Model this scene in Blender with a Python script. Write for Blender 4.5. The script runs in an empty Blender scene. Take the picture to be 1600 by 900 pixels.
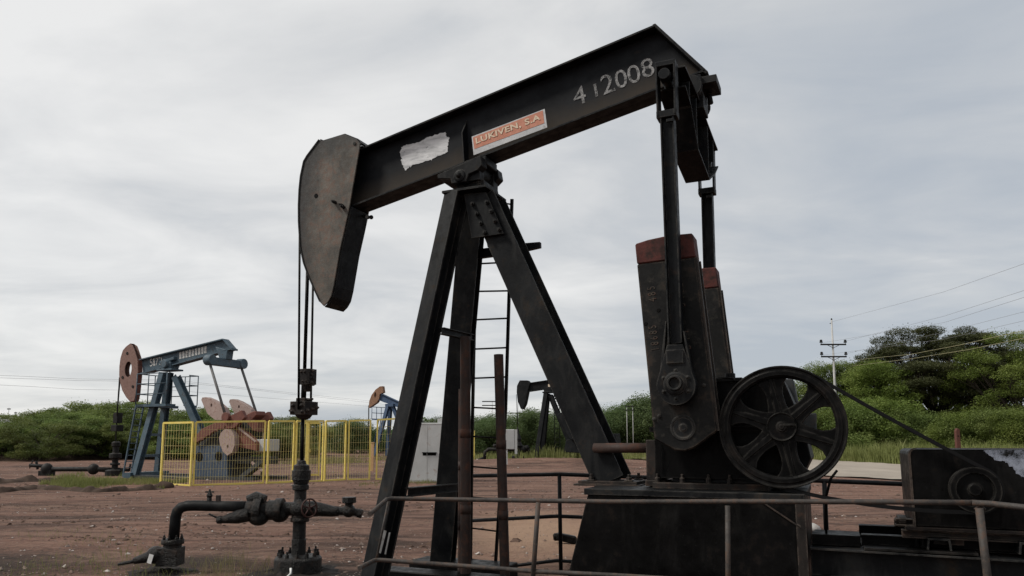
import bpy, bmesh, math, random
from mathutils import Vector, Matrix, noise
R = math.radians
rnd = random.Random(7)
S = bpy.context.scene
COL = S.collection

# ------------------------------------------------------------------ camera, sky, sun
F, CX, CY, PITCH, H, YAW = 1155.6, 800.0, 558.0, R(6.5), 1.65, R(23.6)
cam = bpy.data.cameras.new('camera')
cam.lens = 26; cam.sensor_width = 36; cam.shift_y = (CY-450)/1600.0
cam.clip_start = .05; cam.clip_end = 9000
co = bpy.data.objects.new('camera', cam); COL.objects.link(co)
co.location = (0, 0, H); co.rotation_euler = (R(90)+PITCH, 0, 0)
S.camera = co

SUN_AZ, SUN_EL = R(-104), R(48)       # azimuth measured from +Y towards +X
sd = Vector((math.sin(SUN_AZ)*math.cos(SUN_EL), math.cos(SUN_AZ)*math.cos(SUN_EL), math.sin(SUN_EL)))
W = bpy.data.worlds.new('World'); S.world = W; W.use_nodes = True
def world():
    nt = W.node_tree; nt.nodes.clear(); L = nt.links
    N_ = lambda t, **k: mk(nt, t, **k)
    out = N_('ShaderNodeOutputWorld'); bg = N_('ShaderNodeBackground'); bg.inputs['Strength'].default_value = .1
    sky = N_('ShaderNodeTexSky'); sky.sky_type = 'NISHITA'; sky.sun_disc = False
    sky.sun_elevation = SUN_EL; sky.sun_rotation = SUN_AZ
    tc = N_('ShaderNodeTexCoord'); sep = N_('ShaderNodeSeparateXYZ'); L.new(tc.outputs['Generated'], sep.inputs[0])
    zc = math_(nt, 'MAXIMUM', sep.outputs[2], .0); zc = math_(nt, 'ADD', zc, .16)
    px = math_(nt, 'DIVIDE', sep.outputs[0], zc); py = math_(nt, 'DIVIDE', sep.outputs[1], zc)
    cmb = N_('ShaderNodeCombineXYZ'); L.new(px, cmb.inputs[0]); L.new(py, cmb.inputs[1])
    def ns(scale, rot, sc, detail, dist):
        m = N_('ShaderNodeMapping'); m.inputs['Rotation'].default_value = (0, 0, rot); m.inputs['Scale'].default_value = sc
        L.new(cmb.outputs[0], m.inputs[0])
        n = N_('ShaderNodeTexNoise'); n.inputs['Scale'].default_value = scale; n.inputs['Detail'].default_value = detail
        n.inputs['Distortion'].default_value = dist; n.inputs['Roughness'].default_value = .55
        L.new(m.outputs[0], n.inputs['Vector']); return n.outputs['Fac']
    a = ns(.40, .95, (1, 1.35, 1), 7, .5); b = ns(1.4, 1.0, (.95, 1.5, 1), 7, .5)
    mix = math_(nt, 'ADD', math_(nt, 'MULTIPLY', a, .6), math_(nt, 'MULTIPLY', b, .4))
    mix = math_(nt, 'ADD', math_(nt, 'MULTIPLY', math_(nt, 'SUBTRACT', mix, .5), 1.5), .5)
    # brighter cloud round the sun
    vm = N_('ShaderNodeVectorMath', operation='DOT_PRODUCT'); L.new(tc.outputs['Generated'], vm.inputs[0])
    vm.inputs[1].default_value = Vector((sd.x, sd.y, sd.z*.6)).normalized()
    glow = math_(nt, 'MULTIPLY', math_(nt, 'ADD', vm.outputs['Value'], 1.0), .5)
    lum = math_(nt, 'ADD', mix, math_(nt, 'MULTIPLY', math_(nt, 'SUBTRACT', glow, .62), .36))
    rp = N_('ShaderNodeValToRGB'); e = rp.color_ramp.elements
    e[0].position = .26; e[0].color = (4.9, 5.3, 5.8, 1); e[1].position = .68; e[1].color = (8.95, 8.9, 8.75, 1)
    m1 = rp.color_ramp.elements.new(.42); m1.color = (6.15, 6.35, 6.55, 1)
    m2 = rp.color_ramp.elements.new(.53); m2.color = (7.45, 7.5, 7.5, 1)
    L.new(lum, rp.inputs[0])
    mx = N_('ShaderNodeMixRGB'); mx.inputs[0].default_value = .9
    L.new(sky.outputs[0], mx.inputs[1]); L.new(rp.outputs[0], mx.inputs[2])
    L.new(mx.outputs[0], bg.inputs['Color']); L.new(bg.outputs[0], out.inputs[0])
def mk(nt, t, **k):
    n = nt.nodes.new(t)
    for a, v in k.items(): setattr(n, a, v)
    return n
def math_(nt, op, a, b=None, clamp=False):
    n = nt.nodes.new('ShaderNodeMath'); n.operation = op; n.use_clamp = clamp
    for i, v in enumerate((a, b)):
        if v is None: continue
        if isinstance(v, (int, float)): n.inputs[i].default_value = v
        else: nt.links.new(v, n.inputs[i])
    return n.outputs[0]
world()
sl = bpy.data.lights.new('sun', 'SUN'); sl.energy = 3.0; sl.angle = R(11); sl.color = (1, .95, .87)
so = bpy.data.objects.new('sun', sl); COL.objects.link(so); so.rotation_euler = sd.to_track_quat('Z', 'Y').to_euler(); so.location = (-20, 0, 40)
S.view_settings.view_transform = 'Standard'; S.view_settings.look = 'None'
S.view_settings.exposure = 0; S.view_settings.gamma = 1; S.view_settings.use_curve_mapping = False
S.render.engine = 'CYCLES'

# ------------------------------------------------------------------ camera-ray geometry (pixel of the 1600x900 photo -> point at a real depth)
Ux = Vector((math.cos(YAW), -math.sin(YAW), 0)); Nx = Vector((math.sin(YAW), math.cos(YAW), 0))
def ray(px, py):
    x = (px-CX)/F; y = -(py-CY)/F; c, s = math.cos(PITCH), math.sin(PITCH)
    return Vector((x, c-s*y, s+c*y))
class Frame:                       # a pumpjack's upright plane: u along the beam, v away from the viewer, z up
    def __init__(s, n0): s.n0 = n0; s.o = Nx*n0
    def P(s, px, py, v):
        d = ray(px, py); t = (s.n0+v)/d.dot(Nx); return Vector((t*d.dot(Ux), v, H+t*d.z))
    def uz(s, px, py, v): p = s.P(px, py, v); return (p.x, p.z)
MAIN = Frame(7.65); P = MAIN.P; UZ = MAIN.uz
def G(px, py, z=0.): d = ray(px, py); t = (z-H)/d.z; return Vector((t*d.x, t*d.y, z))
def AT(px, py, Y): d = ray(px, py); t = Y/d.y; return Vector((t*d.x, Y, H+t*d.z))
def C7(x, y, x0, y0, k): return (x0+x/k, y0+y/k)

# ------------------------------------------------------------------ mesh builder
class MB:
    def __init__(s): s.v = []; s.f = []; s.m = []; s.s = []
    def add(s, vs, fs, mi=0, smooth=False):
        o = len(s.v); s.v += [tuple(v) for v in vs]
        for f in fs: s.f.append([i+o for i in f]); s.m.append(mi); s.s.append(smooth)
        return s
    def hexa(s, p, mi=0):          # 8 points: bottom 0-3, top 4-7
        return s.add(p, [(3,2,1,0),(4,5,6,7),(0,1,5,4),(1,2,6,5),(2,3,7,6),(3,0,4,7)], mi)
    def box(s, c, d, M=None, mi=0):
        c = Vector(c); p = []
        for z in (-.5,.5):
            for x, y in ((-.5,-.5),(.5,-.5),(.5,.5),(-.5,.5)):
                q = Vector((x*d[0], y*d[1], z*d[2])); p.append(c + (M @ q if M else q))
        return s.hexa(p, mi)
    def bb(s, a, b, mi=0): return s.box([(a[i]+b[i])/2 for i in range(3)], [abs(b[i]-a[i]) for i in range(3)], None, mi)
    def prism(s, poly, v0, v1, mi=0, ax='y', smooth=False):   # polygon in (u,z) extruded along v
        n = len(poly); k = lambda a, v: (a[0], v, a[1]) if ax == 'y' else ((a[0], a[1], v) if ax == 'z' else (v, a[0], a[1]))
        A = [k(a, v0) for a in poly]+[k(a, v1) for a in poly]
        s.add(A, [list(range(n)), list(range(2*n-1, n-1, -1))], mi)
        o = len(s.v)-2*n
        for i in range(n):
            j = (i+1) % n; s.f.append([o+j, o+i, o+n+i, o+n+j]); s.m.append(mi); s.s.append(smooth)
        return s
    def beam(s, a, b, w, h, up=(0,0,1), mi=0, w2=None, h2=None):      # rectangular bar a->b, w across, h along 'up'
        a, b = Vector(a), Vector(b); t = (b-a).normalized(); x = t.cross(Vector(up)).normalized(); y = x.cross(t)
        w2 = w if w2 is None else w2; h2 = h if h2 is None else h2; p = []
        for q, ww, hh in ((a,w,h),(b,w2,h2)):
            for i, j in ((-.5,-.5),(.5,-.5),(.5,.5),(-.5,.5)): p.append(q + x*ww*i + y*hh*j)
        return s.hexa(p, mi)
    def hbeam(s, a, b, w, h, t=.022, up=(0,0,1), mi=0, tf=None):       # I-section: flanges (width w) at +-h/2 along 'up'
        tf = tf or t; a, b = Vector(a), Vector(b); d = (b-a).normalized(); x = d.cross(Vector(up)).normalized(); y = x.cross(d)
        for sg in (-1, 1):
            o = y*(h/2-tf/2)*sg; s.beam(a+o, b+o, w, tf, y, mi)
        return s.beam(a, b, t, h-2*tf, y, mi)
    def tube(s, pts, r, n=10, mi=0, cap=True, smooth=True):
        pts = [Vector(p) for p in pts]; rs = r if isinstance(r, (list, tuple)) else [r]*len(pts)
        t0 = (pts[1]-pts[0]).normalized(); x = t0.orthogonal().normalized(); V = []
        for i, p in enumerate(pts):
            t = ((pts[min(i+1, len(pts)-1)]-p).normalized() + (p-pts[max(i-1, 0)]).normalized()).normalized()
            x = (x - t*x.dot(t)).normalized(); y = t.cross(x)
            for k in range(n):
                a = 2*math.pi*k/n; V.append(p + (x*math.cos(a)+y*math.sin(a))*rs[i])
        Fs = []
        for i in range(len(pts)-1):
            for k in range(n):
                j = (k+1) % n; Fs.append((i*n+k, i*n+j, (i+1)*n+j, (i+1)*n+k))
        o = len(s.v); s.add(V, Fs, mi, smooth)
        if cap:
            s.f.append([o+k for k in range(n-1, -1, -1)]); s.m.append(mi); s.s.append(False)
            e = o+(len(pts)-1)*n; s.f.append([e+k for k in range(n)]); s.m.append(mi); s.s.append(False)
        return s
    def lathe(s, c, ax, prof, n=24, mi=0, smooth=False, closed=False):  # prof: (radius, height along ax)
        c, ax = Vector(c), Vector(ax).normalized(); x = ax.orthogonal().normalized(); y = ax.cross(x); V = []
        for r, h in prof:
            for k in range(n):
                a = 2*math.pi*k/n; V.append(c + ax*h + (x*math.cos(a)+y*math.sin(a))*r)
        m = len(prof); Fs = []
        for i in range(m if closed else m-1):
            i2 = (i+1) % m
            for k in range(n):
                j = (k+1) % n; Fs.append((i*n+k, i*n+j, i2*n+j, i2*n+k))
        o = len(s.v); s.add(V, Fs, mi, smooth)
        if not closed:
            if prof[0][0] > 1e-5: s.f.append([o+k for k in range(n-1,-1,-1)]); s.m.append(mi); s.s.append(False)
            if prof[-1][0] > 1e-5: e = o+(m-1)*n; s.f.append([e+k for k in range(n)]); s.m.append(mi); s.s.append(False)
        return s
    def cyl(s, c, ax, r, h, n=20, mi=0): return s.lathe(c, ax, [(r, -h/2), (r, h/2)], n, mi, True)
    def bolt(s, c, ax, r=.02, h=.025, mi=0): return s.lathe(c, ax, [(r, 0), (r, h), (r*.55, h), (r*.55, h*1.8)], 6, mi)
    def ball(s, c, r, n=12, sc=(1,1,1), mi=0):
        prof = [(math.sin(math.pi*i/8)*1.0, -math.cos(math.pi*i/8)) for i in range(9)]
        V0 = len(s.v); s.lathe((0,0,0), (0,0,1), [(max(a,1e-6), b) for a, b in prof], n, mi, True)
        for i in range(V0, len(s.v)):
            v = s.v[i]; s.v[i] = (c[0]+v[0]*r*sc[0], c[1]+v[1]*r*sc[1], c[2]+v[2]*r*sc[2])
        return s
    def build(s, name, mat, parent=None, bevel=0, kind=None, loc=None, fix=True):
        me = bpy.data.meshes.new(name); me.from_pydata(s.v, [], s.f)
        for m in (mat if isinstance(mat, (list, tuple)) else [mat]): me.materials.append(m)
        me.polygons.foreach_set('material_index', s.m); me.polygons.foreach_set('use_smooth', s.s)
        if fix:
            bm = bmesh.new(); bm.from_mesh(me); bmesh.ops.recalc_face_normals(bm, faces=bm.faces); bm.to_mesh(me); bm.free()
        me.update()
        o = bpy.data.objects.new(name, me); COL.objects.link(o)
        if parent: o.parent = parent
        if loc: o.location = loc
        if bevel:
            b = o.modifiers.new('bevel', 'BEVEL'); b.width = bevel; b.segments = 1; b.limit_method = 'ANGLE'; b.angle_limit = R(40)
        if kind: o['kind'] = kind
        return o
def pieces(b, name, mat, parent, bevel=0):
    """every connected piece of the builder becomes a part of its own"""
    par = list(range(len(b.v)))
    def find(i):
        while par[i] != i: par[i] = par[par[i]]; i = par[i]
        return i
    for f in b.f:
        r0 = find(f[0])
        for i in f[1:]: par[find(i)] = r0
    gr = {}
    for k, f in enumerate(b.f): gr.setdefault(find(f[0]), []).append(k)
    out = []
    for fs in gr.values():
        n = MB(); ix = {}
        for k in fs:
            g = []
            for i in b.f[k]:
                if i not in ix: ix[i] = len(n.v); n.v.append(b.v[i])
                g.append(ix[i])
            n.f.append(g); n.m.append(b.m[k]); n.s.append(b.s[k])
        out.append(n.build(name, mat, parent, bevel))
    return out
def tag(o, label, cat, group=None, kind=None):
    o['label'] = label; o['category'] = cat
    if group: o['group'] = group
    if kind: o['kind'] = kind
    return o
def thing(name, label, cat, loc=(0,0,0), rz=0, group=None):
    o = bpy.data.objects.new(name, None); COL.objects.link(o); o.location = loc; o.rotation_euler = (0,0,rz)
    o.empty_display_size = .3
    return tag(o, label, cat, group)
def copy_tree(o, parent=None):
    c = o.copy(); COL.objects.link(c); c.parent = parent
    for ch in list(o.children): copy_tree(ch, c)
    return c

# ------------------------------------------------------------------ materials
def new_mat(name):
    m = bpy.data.materials.new(name); m.use_nodes = True; nt = m.node_tree
    b = nt.nodes['Principled BSDF']; return m, nt, b
def nz(nt, scale, detail=6, rough=.6, sc=(1,1,1), dist=0, coord='Object'):
    tc = mk(nt, 'ShaderNodeTexCoord'); mp = mk(nt, 'ShaderNodeMapping'); mp.inputs['Scale'].default_value = sc
    nt.links.new(tc.outputs[coord], mp.inputs[0]); n = mk(nt, 'ShaderNodeTexNoise')
    n.inputs['Scale'].default_value = scale; n.inputs['Detail'].default_value = detail; n.inputs['Roughness'].default_value = rough
    n.inputs['Distortion'].default_value = dist; nt.links.new(mp.outputs[0], n.inputs['Vector']); return n.outputs['Fac']
def ramp(nt, fac, stops):
    r = mk(nt, 'ShaderNodeValToRGB'); e = r.color_ramp.elements
    while len(e) < len(stops): e.new(.5)
    for i, (p, c) in enumerate(stops):
        e[i].position = p; e[i].color = (c, c, c, 1) if isinstance(c, (int, float)) else (*c, 1)
    nt.links.new(fac, r.inputs[0]); return r.outputs[0]
def mixc(nt, fac, a, b):
    m = mk(nt, 'ShaderNodeMixRGB')
    for i, v in ((0, fac), (1, a), (2, b)):
        if isinstance(v, (int, float)): m.inputs[i].default_value = v
        elif isinstance(v, tuple): m.inputs[i].default_value = (*v, 1)
        else: nt.links.new(v, m.inputs[i])
    return m.outputs[0]
def bump(nt, b, h, strength=.3, dist=.02):
    bp = mk(nt, 'ShaderNodeBump'); bp.inputs['Strength'].default_value = strength; bp.inputs['Distance'].default_value = dist
    nt.links.new(h, bp.inputs['Height']); nt.links.new(bp.outputs[0], b.inputs['Normal'])
def metal(name, base, worn, rust, rust_amt=.35, dust=(.16,.14,.12), dust_amt=.35, rough=.55, scale=1.0, streak=True, spec=.32, edge=None):
    """painted / oily steel: base paint, worn lighter patches, rust, runs and settled dust"""
    m, nt, b = new_mat(name)
    n1 = nz(nt, 2.2*scale, 8, .65); n2 = nz(nt, 9*scale, 8, .7); n3 = nz(nt, 30*scale, 6, .7)
    st = nz(nt, 4*scale, 7, .65, (1.5, 1.5, .45), .6) if streak else n2
    c = mixc(nt, ramp(nt, n1, [(.38, 0), (.72, 1)]), base, worn)
    c = mixc(nt, ramp(nt, st, [(.5, 0), (.74, dust_amt)]), c, dust)
    comb = math_(nt, 'MULTIPLY', n2, math_(nt, 'ADD', n1, .55))
    c = mixc(nt, ramp(nt, comb, [(.66-.3*rust_amt, 0), (.86-.3*rust_amt, .9)]), c, rust)
    c = mixc(nt, ramp(nt, n3, [(.62, 0), (.8, .5)]), c, dust)
    if edge:                                   # bare, dusty metal along worn edges
        bv = mk(nt, 'ShaderNodeBevel'); bv.samples = 4; bv.inputs['Radius'].default_value = .022
        ge = mk(nt, 'ShaderNodeNewGeometry'); dt = mk(nt, 'ShaderNodeVectorMath', operation='DOT_PRODUCT'); nt.links.new(bv.outputs[0], dt.inputs[0]); nt.links.new(ge.outputs['Normal'], dt.inputs[1])
        em = math_(nt, 'MULTIPLY', math_(nt, 'SUBTRACT', 1.0, dt.outputs['Value']), ramp(nt, n2, [(.4, 0), (.6, 5)]), True)
        c = mixc(nt, math_(nt, 'MULTIPLY', em, .8), c, edge)
    nt.links.new(c, b.inputs['Base Color'])
    nt.links.new(ramp(nt, n2, [(.3, rough-.17), (.75, min(rough+.3, .95))]), b.inputs['Roughness'])
    b.inputs['Specular IOR Level'].default_value = spec
    bump(nt, b, math_(nt, 'ADD', n2, math_(nt, 'MULTIPLY', n3, .5)), .35, .008)
    return m
M = {}
M['steel'] = metal('black_steel', (.0032,.0038,.0047), (.009,.0103,.012), (.03,.019,.014), .18, (.04,.04,.038), .35, .45, spec=.10, edge=(.06,.058,.054))
M['dusty'] = metal('dusty_black_steel', (.0035,.004,.0048), (.0135,.0145,.0155), (.03,.022,.016), .2, (.048,.047,.044), .4, .5, spec=.11, edge=(.085,.08,.072))
M['oily'] = metal('oily_black_steel', (.0017,.0017,.0018), (.0048,.0047,.0047), (.012,.0092,.0078), .16, (.03,.029,.028), .25, .4, spec=.07, edge=(.045,.042,.038))
M['sludge'] = metal('oily_sludge_steel', (.0022,.002,.0019), (.007,.006,.0055), (.03,.018,.012), .3, (.035,.03,.026), .35, .36, 1.6, False, .3)
for n_ in M['sludge'].node_tree.nodes:
    if n_.bl_idname == 'ShaderNodeBump': n_.inputs['Strength'].default_value = 1.0; n_.inputs['Distance'].default_value = .03
M['brown'] = metal('brown_weathered_steel', (.009,.0075,.007), (.022,.0175,.015), (.048,.026,.018), .4, (.07,.06,.052), .35, .6, spec=.18, edge=(.11,.09,.075))
M['rust'] = metal('rusty_pipe', (.02,.0125,.0105), (.042,.025,.02), (.075,.032,.02), .5, (.07,.055,.048), .3, .75)
M['rail'] = metal('grey_rusty_rail', (.026,.022,.02), (.068,.06,.054), (.075,.042,.027), .5, (.17,.155,.14), .45, .7, 2.0, False)
def head_mat():
    m = metal('rusty_horsehead', (.06,.055,.047), (.14,.123,.103), (.135,.085,.065), .5, (.035,.037,.037), .8, .75, 1.6)
    nt = m.node_tree; b = nt.nodes['Principled BSDF']; src = b.inputs['Base Color'].links[0].from_socket
    tc = mk(nt, 'ShaderNodeTexCoord'); sp = mk(nt, 'ShaderNodeSeparateXYZ'); nt.links.new(tc.outputs['Object'], sp.inputs[0])
    n = nz(nt, 5, 6, .65); d = math_(nt, 'SUBTRACT', sp.outputs[2], 4.35); cx_ = math_(nt, 'ADD', sp.outputs[0], math_(nt, 'MULTIPLY', math_(nt, 'MULTIPLY', d, d), -.16))
    e = math_(nt, 'ADD', cx_, math_(nt, 'MULTIPLY', math_(nt, 'SUBTRACT', n, .5), .35))          # distance behind the curved cable track
    f1 = ramp(nt, math_(nt, 'ADD', e, 6.3), [(.05, .9), (.34, 0)])
    f2 = ramp(nt, math_(nt, 'ADD', math_(nt, 'SUBTRACT', sp.outputs[2], 5.0), math_(nt, 'MULTIPLY', math_(nt, 'SUBTRACT', n, .5), .4)), [(.25, 0), (.5, .75)])
    c = mixc(nt, f1, src, (.024,.025,.026)); c = mixc(nt, f2, c, (.03,.032,.032)); nt.links.new(c, b.inputs['Base Color']); return m
M['head'] = head_mat()
M['red'] = metal('faded_red_paint', (.062,.017,.015), (.10,.034,.027), (.026,.018,.016), .6, (.03,.022,.022), .6, .65, 1.5, True, .15)
M['redpale'] = metal('pale_red_paint', (.17,.10,.083), (.235,.145,.122), (.10,.05,.04), .45, (.12,.08,.07), .4, .7)
M['redbrown'] = metal('red_brown_paint', (.12,.043,.032), (.175,.066,.048), (.07,.035,.03), .4, (.1,.06,.05), .4, .7)
M['pink'] = metal('faded_pink_weight', (.29,.215,.19), (.37,.28,.25), (.16,.08,.06), .35, (.2,.15,.13), .4, .75)
M['blue'] = metal('dark_blue_paint', (.042,.073,.098), (.085,.122,.15), (.05,.034,.026), .3, (.10,.10,.10), .3, .55)
M['bluepale'] = metal('pale_blue_paint', (.028,.045,.072), (.06,.085,.12), (.03,.03,.03), .4, (.08,.09,.11), .5, .7)
M['bluebright'] = metal('mid_blue_paint', (.03,.06,.12), (.06,.1,.17), (.05,.045,.045), .3, (.12,.12,.12), .3, .6)
M['casting'] = metal('worn_black_casting', (.0035,.0038,.0042), (.020,.0195,.0185), (.036,.024,.018), .25, (.075,.068,.058), .55, .55, .8, False, .12, (.12,.085,.06))
M['castmark'] = metal('raised_casting_mark', (.04,.033,.028), (.085,.07,.056), (.09,.035,.025), .5, (.02,.018,.016), .5, .7, 3, False, .15)
M['blackfar'] = metal('far_black_steel', (.006,.007,.008), (.013,.0145,.016), (.03,.02,.015), .2, (.04,.04,.04), .3, .6, spec=.1)
M['greyblk'] = metal('grey_black_paint', (.022,.025,.027), (.045,.048,.05), (.06,.045,.035), .3, (.1,.1,.1), .4, .6)
M['tanhead'] = metal('tan_horsehead', (.2,.105,.06), (.28,.16,.10), (.10,.05,.035), .4, (.15,.1,.07), .3, .7)
M['yellow'] = metal('yellow_paint', (.64,.50,.10), (.70,.58,.2), (.3,.17,.07), .18, (.6,.5,.25), .35, .55, 1.5)
M['wire'] = metal('yellow_wire', (.62,.51,.17), (.7,.6,.3), (.35,.25,.12), .3, (.6,.55,.4), .35, .55)
M['cab'] = metal('grey_white_cabinet', (.36,.365,.36), (.44,.445,.44), (.24,.17,.13), .1, (.26,.25,.235), .4, .6, .5)
M['concrete'] = metal('grey_concrete', (.30,.29,.27), (.40,.39,.37), (.2,.17,.15), .3, (.25,.22,.2), .4, .85)
M['galv'] = metal('grey_galvanised_pole', (.36,.36,.35), (.46,.46,.45), (.25,.2,.17), .2, (.3,.29,.27), .3, .6)
M['dark'] = metal('dark_fitting', (.008,.008,.008), (.018,.017,.016), (.04,.025,.018), .2, (.05,.045,.04), .3, .6, spec=.18)
M['galvdark'] = metal('dull_grey_strip', (.10,.10,.10), (.16,.16,.16), (.06,.05,.04), .3, (.07,.07,.065), .5, .6, 4, False)
M['redpost'] = metal('rust_red_post', (.07,.024,.017), (.11,.04,.028), (.05,.025,.02), .4, (.12,.08,.06), .3, .8)
M['silver'] = metal('silver_sheet', (.36,.37,.38), (.46,.47,.48), (.2,.16,.14), .2, (.25,.24,.23), .4, .5, 2, False)
M['orange'] = metal('orange_sign_paint', (.40,.15,.095), (.47,.21,.14), (.27,.12,.08), .3, (.4,.28,.2), .3, .6, 2.5, False)
M['cream'] = metal('cream_letter_paint', (.55,.44,.33), (.62,.52,.4), (.4,.22,.14), .3, (.4,.3,.2), .3, .7, 3, False)
def simple(name, c, rough=.6, var=.25, scale=8):
    m, nt, b = new_mat(name); n = nz(nt, scale, 6); b.inputs['Specular IOR Level'].default_value = .15
    nt.links.new(mixc(nt, ramp(nt, n, [(.3, 0), (.7, 1)]), tuple(x*(1-var) for x in c), tuple(min(1, x*(1+var)) for x in c)), b.inputs['Base Color'])
    b.inputs['Roughness'].default_value = rough; return m
M['belt'] = simple('black_rubber', (.004,.004,.0045), .7)
M['wireline'] = simple('grey_cable', (.2,.2,.215), .6)
M['goldline'] = simple('pale_cable', (.30,.28,.16), .6)
M['white'] = simple('white_card', (.7,.7,.68), .6, .15)
def chalk(name, col, lo, hi, scale=16):
    m, nt, b = new_mat(name); b.inputs['Base Color'].default_value = (*col, 1); b.inputs['Roughness'].default_value = .9
    n = nz(nt, scale, 8, .75, (1, 1, 1)); nt.links.new(ramp(nt, n, [(lo, 0), (hi, 1)]), b.inputs['Alpha']); return m
M['chalk'] = chalk('worn_white_lettering', (.30,.30,.30), .40, .62, 22)
M['chalkfaint'] = chalk('faint_white_lettering', (.22,.22,.22), .44, .66, 20)
M['chalkfaint2'] = chalk('rubbed_white_lettering', (.26,.26,.26), .36, .6, 26)
M['patch'] = chalk('white_paint_patch', (.58,.6,.61), .30, .40, 14)
def strokes(m):
    nt = m.node_tree; b = nt.nodes['Principled BSDF']; n = nz(nt, 7, 8, .75, (.5, 1, 2.2), .5)
    nt.links.new(ramp(nt, n, [(.34, (.30,.31,.32)), (.5, (.52,.53,.54)), (.66, (.68,.69,.7))]), b.inputs['Base Color'])
strokes(M['patch'])
M['patchblue'] = chalk('lavender_paint_patch', (.21,.23,.28), .40, .60, 6)
M['bgletter'] = chalk('worn_pale_lettering', (.55,.55,.53), .34, .5, 6)

def web_mat():                # black beam paint with a brown grease band low on the web
    m, nt, b = new_mat('beam_web_paint'); tc = mk(nt, 'ShaderNodeTexCoord'); sp = mk(nt, 'ShaderNodeSeparateXYZ'); nt.links.new(tc.outputs['Object'], sp.inputs[0])
    h = math_(nt, 'SUBTRACT', sp.outputs[2], math_(nt, 'MULTIPLY', sp.outputs[0], .2007))
    t = math_(nt, 'SUBTRACT', h, 5.697)                       # 0 at the bottom flange, .75 at the top
    n1 = nz(nt, 2.3, 8, .65); n2 = nz(nt, 9, 8, .7); n3 = nz(nt, 40, 5, .7)
    c = mixc(nt, ramp(nt, n1, [(.35, 0), (.7, 1)]), (.0055,.0062,.0078), (.014,.0155,.018))
    e = math_(nt, 'ADD', t, math_(nt, 'MULTIPLY', math_(nt, 'SUBTRACT', n1, .5), .35))
    c = mixc(nt, ramp(nt, e, [(.0, .75), (.13, .5), (.32, .0)]), c, (.062,.050,.038))
    c = mixc(nt, ramp(nt, n2, [(.58, 0), (.8, .45)]), c, (.05,.042,.036))
    c = mixc(nt, ramp(nt, n3, [(.64, 0), (.8, .3)]), c, (.09,.085,.08))
    b.inputs['Specular IOR Level'].default_value = .09; nt.links.new(c, b.inputs['Base Color']); nt.links.new(ramp(nt, n2, [(.3,.4),(.75,.75)]), b.inputs['Roughness'])
    bump(nt, b, n2, .25, .006); return m
M['web'] = web_mat()

def leaf_mat(name, dark, light, yellow, sc=.45):
    m, nt, b = new_mat(name); n = nz(nt, sc, 5, .6, (1,1,1), 0, 'Object'); n2 = nz(nt, sc*9, 3, .6)
    oi = mk(nt, 'ShaderNodeObjectInfo')
    f = math_(nt, 'ADD', math_(nt, 'MULTIPLY', n, .62), math_(nt, 'MULTIPLY', n2, .38))
    c = ramp(nt, f, [(.32, dark), (.5, light), (.68, yellow)])
    hsv = mk(nt, 'ShaderNodeHueSaturation'); nt.links.new(c, hsv.inputs['Color'])
    nt.links.new(math_(nt, 'ADD', .78, math_(nt, 'MULTIPLY', oi.outputs['Random'], .44)), hsv.inputs['Value'])
    nt.links.new(math_(nt, 'ADD', .485, math_(nt, 'MULTIPLY', oi.outputs['Random'], .022)), hsv.inputs['Hue'])
    nt.links.new(hsv.outputs[0], b.inputs['Base Color']); b.inputs['Roughness'].default_value = .6; b.inputs['Specular IOR Level'].default_value = .25
    tr = mk(nt, 'ShaderNodeBsdfTranslucent'); nt.links.new(hsv.outputs[0], tr.inputs['Color'])
    mx = mk(nt, 'ShaderNodeMixShader'); mx.inputs[0].default_value = .38
    nt.links.new(b.outputs[0], mx.inputs[1]); nt.links.new(tr.outputs[0], mx.inputs[2])
    nt.links.new(mx.outputs[0], nt.nodes['Material Output'].inputs[0]); return m
M['leafA'] = leaf_mat('thicket_leaves', (.034,.052,.014), (.12,.165,.042), (.25,.29,.095))
M['leafB'] = leaf_mat('bright_leaves', (.034,.056,.012), (.135,.19,.038), (.27,.32,.09))
M['leafC'] = leaf_mat('dark_olive_leaves', (.03,.038,.017), (.066,.076,.03), (.12,.125,.05))
M['leafD'] = leaf_mat('far_leaves', (.055,.08,.032), (.095,.14,.052), (.16,.2,.08), .2)
M['grass'] = leaf_mat('grass_blades', (.09,.105,.032), (.17,.19,.06), (.28,.27,.12), .6)
M['grassdry'] = leaf_mat('dry_grass_blades', (.09,.085,.04), (.17,.15,.07), (.27,.23,.12), .8)
M['bark'] = simple('bark', (.05,.04,.033), .9, .4, 4)

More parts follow.
